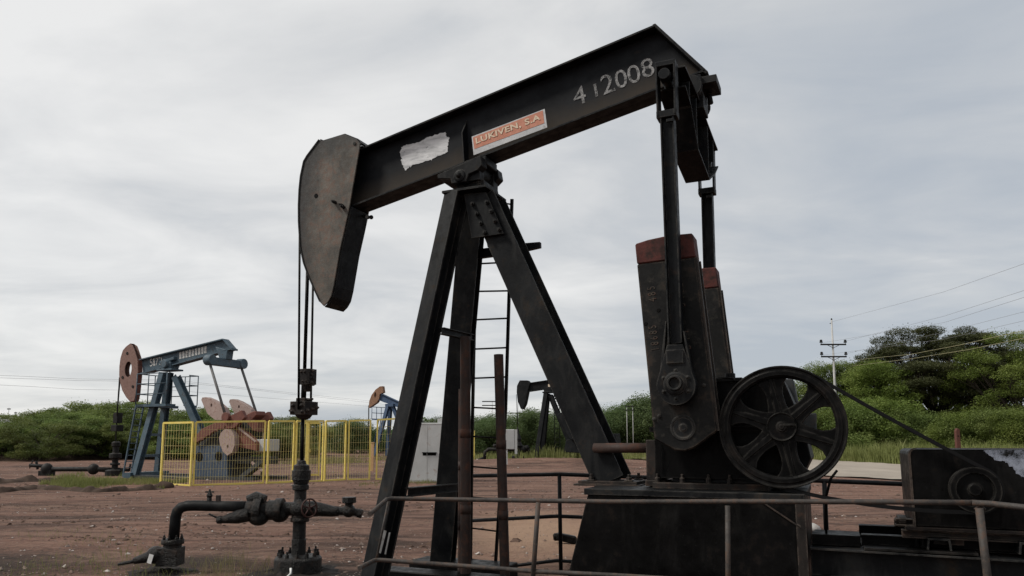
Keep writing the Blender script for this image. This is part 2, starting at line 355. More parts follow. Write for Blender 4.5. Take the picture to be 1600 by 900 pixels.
def ground_mat():
    m, nt, b = new_mat('red_brown_dirt')
    tc = mk(nt, 'ShaderNodeTexCoord')
    big = nz(nt, .09, 6, .6); mid = nz(nt, .5, 8, .65, (.45, 1.3, 1), .6); trk = nz(nt, .8, 7, .68, (.3, 1.1, 1), .9)
    fine = nz(nt, 7, 8, .7); grit = nz(nt, 45, 5, .7)
    c = mixc(nt, ramp(nt, mid, [(.40, 0), (.60, 1)]), (.06,.036,.028), (.175,.098,.074))
    c = mixc(nt, ramp(nt, big, [(.42, 0), (.60, .8)]), c, (.215,.118,.088))
    c = mixc(nt, ramp(nt, trk, [(.47, 0), (.62, .6)]), c, (.245,.155,.115))
    c = mixc(nt, ramp(nt, trk, [(.33, .75), (.47, 0)]), c, (.042,.029,.023))
    c = mixc(nt, ramp(nt, fine, [(.36, .65), (.52, 0)]), c, (.05,.034,.027))
    c = mixc(nt, ramp(nt, grit, [(.56, 0), (.70, .7)]), c, (.25,.18,.145))
    spk = nz(nt, 2.6, 12, .78, (.6, 1.2, 1), .4)
    c = mixc(nt, ramp(nt, spk, [(.36, .7), (.47, 0)]), c, (.045,.029,.023)); c = mixc(nt, ramp(nt, spk, [(.55, 0), (.68, .6)]), c, (.27,.19,.15))
    vo = mk(nt, 'ShaderNodeTexVoronoi'); vo.inputs['Scale'].default_value = 11; nt.links.new(tc.outputs['Object'], vo.inputs['Vector'])
    peb = ramp(nt, vo.outputs['Distance'], [(.12, 1), (.2, 0)])
    sel = ramp(nt, mk_white(nt, vo.outputs['Color']), [(.72, 0), (.78, 1)])
    pf = math_(nt, 'MULTIPLY', peb, sel)
    c = mixc(nt, pf, c, (.30,.24,.205))
    # oily blackened soil round the wellhead and below the machine
    def blot(x, y, r, sx=1.):
        mp = mk(nt, 'ShaderNodeMapping'); mp.inputs['Location'].default_value = (-x*sx/r, -y/r, 0); mp.inputs['Scale'].default_value = (sx/r, 1/r, 0)
        nt.links.new(tc.outputs['Object'], mp.inputs[0]); l = mk(nt, 'ShaderNodeVectorMath', operation='LENGTH'); nt.links.new(mp.outputs[0], l.inputs[0])
        return math_(nt, 'ADD', l.outputs['Value'], math_(nt, 'MULTIPLY', math_(nt, 'SUBTRACT', fine, .5), 1.2))
    for x, y, r in ((-2.6, 9.4, 1.5), (-4.4, 10.3, 1.0), (-1.6, 9.0, 1.9), (-16.5, 33.5, 2.2), (-7.5, 9.5, 2.4), (-4.5, 17., 2.2)):
        c = mixc(nt, ramp(nt, blot(x, y, r), [(.45, .85), (1.05, 0)]), c, (.032,.025,.021))
    def tracks(rot, y0, hw):
        mp = mk(nt, 'ShaderNodeMapping'); mp.inputs['Rotation'].default_value = (0, 0, rot); nt.links.new(tc.outputs['Object'], mp.inputs[0])
        sp = mk(nt, 'ShaderNodeSeparateXYZ'); nt.links.new(mp.outputs[0], sp.inputs[0])
        w = math_(nt, 'ADD', math_(nt, 'MULTIPLY', math_(nt, 'SUBTRACT', big, .5), 3.0), math_(nt, 'MULTIPLY', math_(nt, 'SUBTRACT', spk, .5), .25))
        d = math_(nt, 'ABSOLUTE', math_(nt, 'SUBTRACT', math_(nt, 'ABSOLUTE', math_(nt, 'ADD', math_(nt, 'SUBTRACT', sp.outputs[1], y0), w)), .85))
        return ramp(nt, d, [(.10, 1), (hw, 0)]), ramp(nt, d, [(.16, 0), (.24, .8), (.42, 0)])
    for rot, y0 in ((.12, 13.2), (-.10, 17.5), (.05, 22.5), (-.3, 9.0)):
        f1, f2 = tracks(rot, y0, .26); c = mixc(nt, math_(nt, 'MULTIPLY', f1, .55), c, (.21,.13,.10)); c = mixc(nt, math_(nt, 'MULTIPLY', f2, .6), c, (.05,.032,.025))
    # pale sandy patch behind the machine
    c = mixc(nt, ramp(nt, blot(.5, 14., 4.6, 2.4), [(.3, .85), (1.1, 0)]), c, (.33,.22,.15))
    nt.links.new(c, b.inputs['Base Color']); b.inputs['Roughness'].default_value = .95; b.inputs['Specular IOR Level'].default_value = .15
    hgt = math_(nt, 'ADD', math_(nt, 'MULTIPLY', fine, 1.0), math_(nt, 'ADD', math_(nt, 'MULTIPLY', grit, .35), math_(nt, 'MULTIPLY', pf, .4)))
    bump(nt, b, hgt, 1.0, .08); return m
def mk_white(nt, col):
    s_ = mk(nt, 'ShaderNodeSeparateColor'); nt.links.new(col, s_.inputs[0]); return s_.outputs[0]
M['ground'] = ground_mat()
def road_mat():
    m, nt, b = new_mat('pale_worn_road'); a = nz(nt, .35, 7, .65, (1,.3,1)); f = nz(nt, 14, 6, .7)
    c = mixc(nt, ramp(nt, a, [(.35,0),(.68,1)]), (.22,.19,.155), (.33,.285,.235)); c = mixc(nt, ramp(nt, f, [(.5,0),(.75,.5)]), c, (.16,.13,.11))
    nt.links.new(c, b.inputs['Base Color']); b.inputs['Roughness'].default_value = .95; bump(nt, b, f, .4, .02); return m
M['road'] = road_mat()
def stone_mat():
    m, nt, b = new_mat('pebbles'); vo = mk(nt, 'ShaderNodeTexVoronoi'); vo.inputs['Scale'].default_value = 9
    tc = mk(nt, 'ShaderNodeTexCoord'); nt.links.new(tc.outputs['Object'], vo.inputs['Vector'])
    nt.links.new(ramp(nt, mk_white(nt, vo.outputs['Color']), [(.0, (.07,.045,.035)), (.45, (.16,.11,.085)), (.8, (.22,.175,.15)), (1., (.42,.385,.355))]), b.inputs['Base Color'])
    b.inputs['Roughness'].default_value = .9; return m
M['stone'] = stone_mat()

# ------------------------------------------------------------------ ground, road, berm
def gz(x, y):
    r = math.hypot(x, y); q = Vector((x, y, 0))
    z = .05*noise.fractal(q*.22, 1, 2, 4)*min(1, r/12) + .028*noise.fractal(q*1.1, 1, 2, 3) + .014*noise.fractal(q*4.3, .8, 2, 2)*max(0, 1-r/30)
    z += .10*noise.noise(q*.05)*min(1, max(0, (r-25)/40))
    # raised grassy mound in front of the distant black pumpjack
    dx, dy = (x-3.)/11, (y-52.)/4; z += .5*math.exp(-(dx*dx+dy*dy))
    return z
def ground():
    b = MB(); rings, seg = 230, 400; V = []; Fs = []
    for i in range(rings+1):
        r = .6*(5200/.6)**((i/rings)**1.0)
        for k in range(seg):
            a = -math.pi/2*1.0 + math.pi*2*k/seg
            x, y = r*math.cos(a), r*math.sin(a)
            V.append((x, y, gz(x, y) if r < 400 else 0))
    for i in range(rings):
        for k in range(seg):
            j = (k+1) % seg; Fs.append((i*seg+k, i*seg+j, (i+1)*seg+j, (i+1)*seg+k))
    V.append((0,0,0)); c = len(V)-1
    for k in range(seg): Fs.append((c, (k+1) % seg, k))
    b.add(V, Fs, 0, True); b.build('ground', M['ground'], kind='structure')
ground()
def strip(name, A, B, mat, lift, n=80, m=12):      # a draped sheet between two ground polylines
    b = MB(); V = []
    for i in range(n+1):
        t = i/n; k = t*(len(A)-1); a = min(int(k), len(A)-2); f = k-a
        p = A[a].lerp(A[a+1], f); q = B[a].lerp(B[a+1], f)
        for j in range(m+1):
            w = p.lerp(q, j/m); V.append((w.x, w.y, gz(w.x, w.y)+lift))
    b.add(V, [(i*(m+1)+j, i*(m+1)+j+1, (i+1)*(m+1)+j+1, (i+1)*(m+1)+j) for i in range(n) for j in range(m)], 0, True)
    return b.build(name, mat, kind='structure')
strip('road', [G(1700,744), G(1420,727), G(1240,716), G(1130,709.5), G(1020,704)], [G(1700,770), G(1424,752), G(1260,742.5), G(1100,733), G(985,726)], M['road'], .06, 120, 16)
def berm(name, pts, w, h, mat):
    b = MB(); V = []; n = 140; m = 8
    for i in range(n+1):
        t = i/n*(len(pts)-1); a = min(int(t), len(pts)-2); p = pts[a].lerp(pts[a+1], t-a); d = (pts[a+1]-pts[a]).normalized(); s_ = Vector((-d.y, d.x, 0))
        for j in range(m+1):
            u = j/m*2-1; q = p+s_*u*w*(.8+.4*noise.noise(p*.7)); e = math.sin(math.pi*min(1, i/n*8+.02)/2)*math.sin(math.pi*min(1, (1-i/n)*8+.02)/2)
            V.append((q.x, q.y, gz(q.x, q.y)-.03+h*e*max(0, 1-u*u)*(.5+.9*abs(noise.fractal(Vector((q.x, q.y, 3))*1.6, 1, 2, 3)))))
    b.add(V, [(i*(m+1)+j, i*(m+1)+j+1, (i+1)*(m+1)+j+1, (i+1)*(m+1)+j) for i in range(n) for j in range(m)], 0, True)
    return b.build(name, mat, kind='structure')
M['soil'] = simple('dark_loose_soil', (.05,.034,.026), .95, .5, 3)
berm('earth_bank', [G(-80,775), G(60,764), G(160,768), G(258,763)], .35, .22, M['soil'])
berm('earth_ridge', [G(-80,757), G(30,752), G(110,749)], .5, .25, M['soil'])
berm('earth_rise', [G(-60,720), G(100,719), G(300,716), G(520,712)], 1.6, .7, M['soil'])

def pebbles():
    b = MB()
    for i in range(20000):
        Y = 6.5*(60/6.5)**rnd.random(); X = (rnd.random()*2-1)*Y*.78
        if Y > 40 and X > 8: continue
        s_ = rnd.uniform(.005, .015)*(1+rnd.random()**8*2.5)*(1+Y/28); q = Vector((X, Y, gz(X, Y)+s_*.1))
        if noise.noise(Vector((X, Y*2, 0))*.35) < .05 and rnd.random() < .85: continue
        a = rnd.random()*6.28; ca, sa = math.cos(a), math.sin(a); e = [rnd.uniform(.6,1.3) for _ in range(6)]
        vs = [(1*e[0],0,0),(0,.8*e[1],0),(-1*e[2],0,0),(0,-.8*e[3],0),(.1,0,.6*e[4]),(0,.1,-.4)]
        b.add([(q.x+(x*ca-y*sa)*s_, q.y+(x*sa+y*ca)*s_, q.z+z*s_) for x, y, z in vs], [(0,1,4),(1,2,4),(2,3,4),(3,0,4),(1,0,5),(2,1,5),(3,2,5),(0,3,5)])
    tag(b.build('pebbles', M['stone'], fix=False), 'small pale and brown stones littering the red dirt', 'pebbles', kind='stuff')
pebbles()

def clods():
    b = MB()
    for i in range(9000):
        Y = 7*(32/7)**rnd.random(); X = (rnd.random()*2-1)*Y*.76
        if noise.fractal(Vector((X*.5, Y, 8))*.5, 1, 2, 3) < .16: continue
        s_ = rnd.uniform(.008, .02)*(1+1.8*rnd.random()**6)*(1+Y/40); z = gz(X, Y)
        vs = []; 
        for k in range(6): a = k*1.047+rnd.random()*.5; r_ = s_*rnd.uniform(.7,1.4); vs.append((X+r_*1.3*math.cos(a), Y+r_*math.sin(a), z-.004))
        for k in range(4): a = k*1.57+rnd.random()*.5; r_ = s_*rnd.uniform(.3,.7); vs.append((X+r_*1.3*math.cos(a), Y+r_*math.sin(a), z+s_*rnd.uniform(.35,.75)))
        b.add(vs, [(0,1,6),(1,7,6),(1,2,7),(2,3,7),(3,8,7),(3,4,8),(4,9,8),(4,5,9),(5,0,9),(0,6,9),(6,7,8,9)])
    tag(b.build('soil_crumbs', M['crumb'], fix=False), 'dark crumbs of loose soil scattered over the red dirt', 'soil', kind='stuff')
M['crumb'] = simple('soil_crumb', (.085,.055,.042), .95, .4, 2)
clods()

def grass(name, label, n, spot, hmin, hmax, w, mat, lean=.5):
    b = MB()
    for i in range(n):
        q = spot()
        if q is None: continue
        x, y, k = q; z = gz(x, y); h = rnd.uniform(hmin, hmax)*k; a = rnd.random()*6.28; l = rnd.random()*lean*h; c = rnd.random()*6.28
        dx, dy = math.cos(a)*w*.5, math.sin(a)*w*.5; ex, ey = math.cos(c)*l, math.sin(c)*l
        b.add([(x-dx,y-dy,z-.02),(x+dx,y+dy,z-.02),(x+dx*.6+ex*.4,y+dy*.6+ey*.4,z+h*.6),(x-dx*.6+ex*.4,y-dy*.6+ey*.4,z+h*.6),(x+ex,y+ey,z+h)], [(0,1,2,3),(3,2,4)])
    return tag(b.build(name, mat, fix=False), label, 'grass', kind='stuff')
def in_px(x0, x1, y0, y1, clump=.25, f=.25):
    def s_():
        a, r_ = rnd.random()*6.283, math.sqrt(rnd.random()); px, py = (x0+x1)/2+(x1-x0)/2*r_*math.cos(a), (y0+y1)/2+(y1-y0)/2*r_*math.sin(a)
        q = G(px, py); v = noise.fractal(Vector((q.x, q.y, 5))*f, 1, 2, 3)
        if v < clump-.35+(r_**3)*.35 or rnd.random() > .45+1.4*v: return None
        return q.x, q.y, .5+max(0, v)*1.3
    return s_
def verge():
    px = rnd.uniform(985, 1720); t = (px-1020)/(1420-1020); base = 704+t*(727-704)
    py = base - rnd.random()**1.5*(base-699)*.95; q = G(px, py); v = noise.noise(Vector((q.x, q.y, 9))*.22)
    return q.x, q.y, .8+v*.7
grass('verge_grass', 'tall green grass along the far edge of the pale road', 42000, verge, .7, 1.75, .075, M['grass'])
grass('mound_grass', 'green grass patch in front of the distant black pumpjack', 11000, in_px(735, 1015, 708, 727, .2, .3), .3, .8, .06, M['grass'])
grass('fence_grass', 'green grass strip beside the yellow mesh fence and earth bank', 16000, in_px(60, 300, 746, 768, .35, .28), .06, .26, .02, M['grass'])
grass('well_grass', 'short grass below the far pipe run on the left', 6000, in_px(60, 190, 738, 762, .4, .4), .1, .4, .022, M['grass'])
grass('tuft_grass', 'sparse dry tufts in front of the black wellhead', 800, in_px(285, 450, 858, 935, .36, 1.1), .05, .24, .006, M['grassdry'], .9)
grass('field_grass', 'thin grass beyond the fence in front of the thicket', 9000, in_px(380, 700, 711, 728, .3, .15), .15, .5, .05, M['grassdry'])
grass('gap_grass', 'low grass between the fence and the grey cabinet', 3500, in_px(560, 720, 751, 771, .32, .5), .04, .14, .014, M['grass'])
grass('weed_grass', 'scattered low weeds on the dirt near the left foreground pipe', 2200, in_px(-60, 330, 800, 930, .5, .7), .03, .12, .006, M['grass'], .9)
grass('shoulder_grass', 'dry grass beside the pale gravel road edge', 5000, in_px(960, 1030, 700, 722, .2, .2), .3, .7, .06, M['grassdry'])

# ------------------------------------------------------------------ trees and bushes
def crown_mesh(name, pads, leaf, per, mat, flat=.35, seed=0):
    r = random.Random(seed); me = bpy.data.meshes.new(name); V = []; Fs = []
    for (cx, cy, cz, rad) in pads:
        for i in range(int(per*rad*rad)):
            a = r.random()*6.283; rr = math.sqrt(r.random())*rad; h = r.uniform(-1, 1)*math.sqrt(max(0, 1-(rr/rad)**2))*rad*flat
            g_ = .055 if r.random() < .85 else .24
            x, y, z = cx+math.cos(a)*rr+r.gauss(0,g_)*rad, cy+math.sin(a)*rr+r.gauss(0,g_)*rad, cz+h+r.gauss(0,g_*.8)*rad
            n = Vector((r.gauss(0,.55), r.gauss(0,.55), 1)).normalized(); t = n.orthogonal().normalized()
            t = (Matrix.Rotation(r.random()*6.283, 3, n) @ t); w = n.cross(t); l = leaf*r.uniform(.6,1.5); k = l*r.uniform(.3,.55); p = Vector((x,y,z)); o = len(V)
            V += [p-t*l*.5, p+w*k*.5+n*l*.06, p+t*l*.5, p-w*k*.5+n*l*.06]; Fs.append((o,o+1,o+2,o+3))
    me.from_pydata([tuple(v) for v in V], [], Fs); me.materials.append(mat); return me
def limbs_mesh(name, base_r, fork_z, pads, r, frac=1.0):
    b = MB(); f = Vector((r.gauss(0,.1), r.gauss(0,.1), fork_z))
    b.tube([(0,0,-.2), (f.x*.4, f.y*.4, fork_z*.5), f], [base_r*1.25, base_r*.95, base_r*.8], 7)
    for (cx, cy, cz, rad) in pads:
        if r.random() > frac: continue
        e = Vector((cx, cy, cz-.05*rad)); m_ = f.lerp(e, .5)+Vector((r.gauss(0,.12), r.gauss(0,.12), -.10*(e-f).length*.6))
        b.tube([f, m_, e], [base_r*.5, base_r*.28, base_r*.08], 5, cap=False)
        for _ in range(2):
            q = e+Vector((r.gauss(0,.5)*rad, r.gauss(0,.5)*rad, r.uniform(0,.2)*rad)); b.tube([m_.lerp(e,.6), q], [base_r*.16, base_r*.04], 4, cap=False)
    me = bpy.data.meshes.new(name); me.from_pydata(b.v, [], b.f); me.materials.append(M['bark']); return me
def pads_umbrella(r, W_, H_, n, low=.45, prad=(.16,.30)):
    out = []
    for i in range(n):
        a = r.random()*6.283; q = math.sqrt(r.random()); x, y = math.cos(a)*q*W_/2, math.sin(a)*q*W_/2
        top = H_*(1-.38*q**2.2)*(.9+.12*r.random()); z = top - r.random()**1.7*(top-H_*low)
        out.append((x, y, z, W_*r.uniform(*prad)*.7))
    return out
def pads_bush(r, W_, H_, n):
    out = []
    for i in range(n):
        a = r.random()*6.283; q = r.random()**.6; z = H_*(.08+.88*r.random()); k = math.sqrt(max(.05, 1-((z/H_-.35)/.72)**2))
        out.append((math.cos(a)*q*k*W_/2, math.sin(a)*q*k*W_/2, z, W_*r.uniform(.10,.2)))
    return out
def make_tree(name, label, loc, pads, leaf, per, mat, trunk_r, fork, seed, group=None, flat=.32, frac=1., cat='tree'):
    t = thing(name, label, cat, (loc.x, loc.y, gz(loc.x, loc.y)), 0, group)
    for nm, me in (('crown', crown_mesh('crown', pads, leaf, per, mat, flat, seed)), ('trunk', limbs_mesh('trunk', trunk_r, fork, pads, random.Random(seed), frac))):
        o = bpy.data.objects.new(nm, me); COL.objects.link(o); o.parent = t
    return t
def place(t0, used, loc, rz, sc, label=None):
    t = t0 if not used else copy_tree(t0)
    t.location = (loc.x, loc.y, gz(loc.x, loc.y)-.05); t.rotation_euler = (0,0,rz); t.scale = sc
    if label: t['label'] = label
    return t
# thicket behind the blue pumpjack
LBL_T = 'flat-topped green shrub tree in the thicket behind the blue and red pumpjack'
protoL = []
for k in range(4):
    r = random.Random(40+k); protoL.append(make_tree('shrub_tree', LBL_T, Vector((0,0,0)), pads_umbrella(r, 7.5, 4.6, 50, .10, (.12,.22)), .135, 760, M['leafA'], .13, 1.1, 70+k, 'shrub trees in the left thicket', .34, .6))
spotsL = []
for i, px in enumerate(range(-60, 470, 38)):
    for row in range(3):
        Y = 66 + row*9 + rnd.uniform(-3, 3); topy = 644 if px < 20 else (632 if px < 60 else (620 if px < 190 else (634 if px < 330 else 642)))
        hgt = (690-topy)/F*Y+H; q = AT(px+rnd.uniform(-15,15)+row*12, 700, Y)
        spotsL.append((q, hgt*(rnd.uniform(.78, 1.0) if row else rnd.uniform(.62,.85))/4.5))
for i, (q, s_) in enumerate(spotsL):
    place(protoL[i % 4], i >= 4, q, rnd.random()*6.28, (s_*rnd.uniform(.9,1.15), s_*rnd.uniform(.9,1.15), s_))
# far thicket band along the horizon
def far_band():
    pads = []
    for i in range(330):
        px = rnd.uniform(-140, 1260); Y = rnd.uniform(105, 150)
        topy = 668 if px < 640 else (655 if px < 900 else 652)
        q = AT(px, 690, Y); hm = ((690-topy)/F*Y+H)*rnd.uniform(.55, 1.)
        if px > 940: hm *= 1.15
        for k in range(6):
            pads.append((q.x+rnd.gauss(0,1.6), q.y+rnd.gauss(0,1.6), hm*(.1+.88*rnd.random()), rnd.uniform(.8,1.7)))
    me = crown_mesh('far_thicket', pads, .42, 62, M['leafD'], .38, 5)
    o = bpy.data.objects.new('far_thicket', me); COL.objects.link(o); tag(o, 'far band of green thicket along the horizon behind the field', 'thicket', kind='stuff')
far_band()
# single far bushes behind the distant black pumpjack
pf = make_tree('distant_tree', 'rounded green tree behind the distant black pumpjack', Vector((0,0,0)), pads_bush(random.Random(3), 9, 5.6, 80), .2, 330, M['leafD'], .16, 1.5, 31, 'trees behind the distant black pumpjack', .8, .4)
for i, (px, Y, h) in enumerate(((770,88,4.6),(845,85,5.0),(905,92,4.8),(955,96,5.6),(1000,100,6.9),(1050,95,7.4),(722,92,4.4),(1105,92,7.0),(1160,96,6.5),(545,104,4.4),(690,100,4.6))):
    s_ = h/5.6; place(pf, i > 0, AT(px, 690, Y), i*1.3, (s_*1.1, s_, s_))
# right-hand trees beyond the road
def T(px, topy, Y, wpx): return AT(px, 700, Y), (690-topy)/F*Y+H, wpx/F*Y
q, h, w = T(1470, 528, 82, 262); r = random.Random(11)
make_tree('umbrella_tree', 'large dark umbrella-crowned tree with sky showing through its branches', q, pads_umbrella(r, w*1.05, h*1.1, 300, .42, (.055,.11)), .17, 800, M['leafC'], .34, h*.30, 12, None, .38, .4)
q, h, w = T(1605, 540, 72, 225); r = random.Random(21)
make_tree('broad_tree', 'bright green layered tree at the right end of the tree row', q, pads_umbrella(r, w, h*1.12, 140, .10, (.08,.16)), .16, 460, M['leafB'], .28, h*.25, 22, None, .45, .6)
q, h, w = T(1378, 566, 78, 120); r = random.Random(31)
make_tree('loose_tree', 'loose light green tree between the pole and the dark umbrella tree', q, pads_bush(r, w*1.0, h, 130), .16, 450, M['leafB'], .2, h*.3, 32, None, .5, .5)
q, h, w = T(1300, 566, 84, 110); r = random.Random(41)
make_tree('bushy_tree', 'bushy green tree standing behind the tall utility pole', q, pads_bush(r, w, h, 120), .17, 420, M['leafA'], .2, h*.3, 42, None, .5, .5)
q, h, w = T(1540, 556, 84, 150); r = random.Random(51)
make_tree('back_tree', 'dark olive tree crown rising behind the bright layered tree', q, pads_umbrella(r, w, h, 80, .3, (.10,.2)), .28, 160, M['leafC'], .24, h*.3, 52, None, .25, .6)
q, h, w = T(1240, 600, 90, 90); r = random.Random(61)
make_tree('low_tree', 'low green tree seen through the spokes of the big wheel', q, pads_bush(r, w, h, 70), .3, 130, M['leafA'], .2, h*.3, 62, None, .4, .5)
LBL_U = 'green understorey bush beyond the road beneath the right-hand trees'
pu = [make_tree('understorey_bush', LBL_U, Vector((0,0,0)), pads_bush(random.Random(80+k), 6, 3.6, 70), .12, 800, M['leafA' if k else 'leafB'], .1, .7, 90+k, 'bushes beneath the right-hand trees', .6, .4, 'bush') for k in range(3)]
for i, px in enumerate(range(1225, 1720, 24)):
    Y = max(57, 74-(px-1225)*.05)+rnd.uniform(0, 9); topy = rnd.uniform(620, 650) if px < 1380 else rnd.uniform(640, 664); h = (690-topy)/F*Y+H; s_ = h/3.6
    place(pu[i % 3], i >= 3, AT(px+rnd.uniform(-6,6), 700, Y), rnd.random()*6.28, (s_*.95, s_*.95, s_))

# ------------------------------------------------------------------ text helper: flat lettering as a thin mesh on a given frame
def text_mesh(txt, size, ext=.002, bold=0):
    c = bpy.data.curves.new('txt', 'FONT'); c.body = txt; c.size = size; c.extrude = ext; c.resolution_u = 4; c.offset = bold; c.space_character = 1.0+bold*3
    o = bpy.data.objects.new('txt', c); COL.objects.link(o); dg = bpy.context.evaluated_depsgraph_get(); dg.update()
    me = bpy.data.meshes.new_from_object(o.evaluated_get(dg)); bpy.data.objects.remove(o); bpy.data.curves.remove(c); return me
def lettering(name, txt, p0, p1, hgt, mat, parent, bold=0, nrm=None, stroke=None):
    """text whose baseline runs p0 -> p1 (3-D points in the parent's frame), letter height hgt along 'up'"""
    me = text_mesh(txt, 1.0, .002, bold); xs = [v.co.x for v in me.vertices]; ys = [v.co.y for v in me.vertices]
    x0, x1, y0, y1 = min(xs), max(xs), min(ys), max(ys); d = p1-p0; L = d.length; d = d.normalized()
    n = nrm or Vector((0,-1,0)); up = n.cross(d).normalized()
    for v in me.vertices:
        a = (v.co.x-x0)/(x1-x0)*L; b = (v.co.y-y0)/(y1-y0)*hgt
        v.co = p0 + d*a + up*b + n*(v.co.z*.8)
    if stroke:                    # every letter a part of its own
        b = MB(); b.v = [tuple(v.co) for v in me.vertices]; b.f = [list(p.vertices) for p in me.polygons]; b.m = [0]*len(b.f); b.s = [False]*len(b.f)
        par = parent; bpy.data.meshes.remove(me); return pieces(b, name, mat, par)
    me.materials.clear(); me.materials.append(mat); me.name = name
    o = bpy.data.objects.new(name, me); COL.objects.link(o); o.parent = parent; return o

# ------------------------------------------------------------------ the main pumpjack
PJ = thing('pumpjack', 'big black pumpjack in the foreground with rusty horsehead and orange name plate', 'pumpjack', MAIN.o, -YAW)
HV = .15                                                     # half width of the beam flanges
tl = P(575,226,-HV); tr = P(1022,38,-HV); bl = P(547,324,-HV); br = P(1018,143,-HV)
def line(a, b, u): k = (u-a.x)/(b.x-a.x); return a.z+(b.z-a.z)*k
topz = lambda u: line(tl, tr, u); botz = lambda u: line(bl, br, u)
uE = -1.085; uS = -5.62
b = MB()
poly = [(uS, botz(uS)), (uE, botz(uE)), (uE, botz(uE)+.03), (tr.x, topz(tr.x)), (uS, topz(uS))]
b.prism(poly, -.012, .012)
beamo = b.build('walking_beam', [M['web']], PJ)
b = MB()
for z0, dz in ((botz, 0), (topz, -.026)):
    e = uE if z0 is botz else tr.x
    b.hexa([(uS, -HV, z0(uS)+dz), (e, -HV, z0(e)+dz), (e, HV, z0(e)+dz), (uS, HV, z0(uS)+dz), (uS, -HV, z0(uS)+dz+.026), (e, -HV, z0(e)+dz+.026), (e, HV, z0(e)+dz+.026), (uS, HV, z0(uS)+dz+.026)])
b.hexa([(uE+.004, -HV, botz(uE)-.03), (uE+.03, -HV, botz(uE)-.01), (uE+.03, HV, botz(uE)-.01), (uE+.004, HV, botz(uE)-.03),
        (tr.x-.02, -HV, topz(tr.x)+.004), (tr.x+.012, -HV, topz(tr.x)+.01), (tr.x+.012, HV, topz(tr.x)+.01), (tr.x-.02, HV, topz(tr.x)+.004)])
b.build('beam_flange', [M['steel']], beamo, .004)
b = MB()
for px in (722,):
    a = P(px, 196, -HV); c_ = P(px+3, 247, -HV); u = (a.x+c_.x)/2
    for sg in (-1, 1): b.hexa([(u, sg*.013, botz(u)+.028), (u+.014, sg*.013, botz(u)+.028), (u+.014, sg*.14, botz(u)+.028), (u, sg*.14, botz(u)+.028), (u-.03, sg*.013, botz(u)+.60), (u-.016, sg*.013, botz(u)+.60), (u-.016, sg*.14, botz(u)+.40), (u-.03, sg*.14, botz(u)+.40)])
b.build('stiffener', M['steel'], beamo, .002)
# white paint patch, ragged
pp = [C7(x, y, 440, 180, 2.814) for x, y in ((520,160),(532,138),(560,128),(590,122),(622,110),(640,97),(668,90),(695,80),(722,74),(724,92),(738,102),(732,125),(730,160),(712,172),(690,178),(660,196),(625,206),(590,215),(565,226),(552,238),(542,243),(536,226),(525,205),(530,190),(522,178))]
q = []
for i in range(len(pp)):
    a, c_ = pp[i], pp[(i+1) % len(pp)]
    for k in range(5): q.append((a[0]+(c_[0]-a[0])*k/5+rnd.gauss(0,.55), a[1]+(c_[1]-a[1])*k/5+rnd.gauss(0,.55)))
MB().prism([UZ(x, y, -.015) for x, y in q], -.0145, -.0165).build('paint_patch', M['patch'], beamo)
# numerals painted on the web
for txt, x0, y0, x1, y1, hh, mt in (('4', 898,166, 917,159.5, .215, 'chalkfaint2'), ('l', 931,151.5, 935,150, .16, 'chalkfaint'), ('2', 943,148.5,962,141, .225,'chalk'), ('0', 964,140,982,133.5,.215,'chalk'), ('0',984,133,1003,125.5,.215,'chalk'), ('8',1005,123,1024,116,.215,'chalk')):
    lettering('painted_number', txt, P(x0,y0,-.0165), P(x1,y1,-.0165), hh, M[mt], beamo)
# name plate
s0, s1, s2, s3 = P(740,242.5,-.158), P(855,199,-.158), P(851,170,-.153), P(737,213.5,-.153)
def quadslab(b, c, t, mi=0):
    n = Vector((0,-1,0)); return b.hexa([c[0]-n*t, c[1]-n*t, c[1], c[0], c[3]-n*t, c[2]-n*t, c[2], c[3]], mi)
plate = quadslab(MB(), (s0, s1, s2, s3), .004).build('name_plate', M['silver'], PJ)
bi = lambda u, v: (s0*(1-u)+s1*u)*(1-v)+(s3*(1-u)+s2*u)*v+Vector((0,-.0025,0))
quadslab(MB(), (bi(.02,.30), bi(.972,.27), bi(.975,.95), bi(.015,.93)), .002).build('orange_panel', M['orange'], plate)
lettering('letter', 'LUKIVEN, S.A', bi(.055,.47)+Vector((0,-.003,0)), bi(.935,.455)+Vector((0,-.003,0)), .085, M['cream'], plate, .028, None, True)

# horsehead
hp = [C7(x,y,450,190,5.625) for x, y in ((272,157),(300,168),(490,110),(604,155),(632,190),(626,236),(540,740),(505,900))]
hp2 = [C7(x,y,450,340,5.625) for x, y in ((505,60),(455,280),(400,600),(378,690),(350,740),(312,777))]
arc = [C7(x,y,450,340,5.625) for x, y in ((278,740),(232,640),(180,520),(135,400),(105,260),(96,120))]+[C7(x,y,450,190,5.625) for x, y in ((91,880),(90,740),(96,600),(108,480),(136,350),(165,300))]
vN = -.21; hw = .42
outl = [UZ(x,y,vN) for x,y in hp[:-1]+hp2+arc]
hd = MB()
hx, hz = UZ(494,306,vN); cc = [(hx+.028*math.cos(t), hz+.034*math.sin(t)) for t in [2*math.pi*k/12 for k in range(13)]]
hd.prism(outl, vN, vN+.02); hd.prism(outl, -vN-.02, -vN)
front = [UZ(x,y,vN) for x,y in (arc+[hp[0]])]
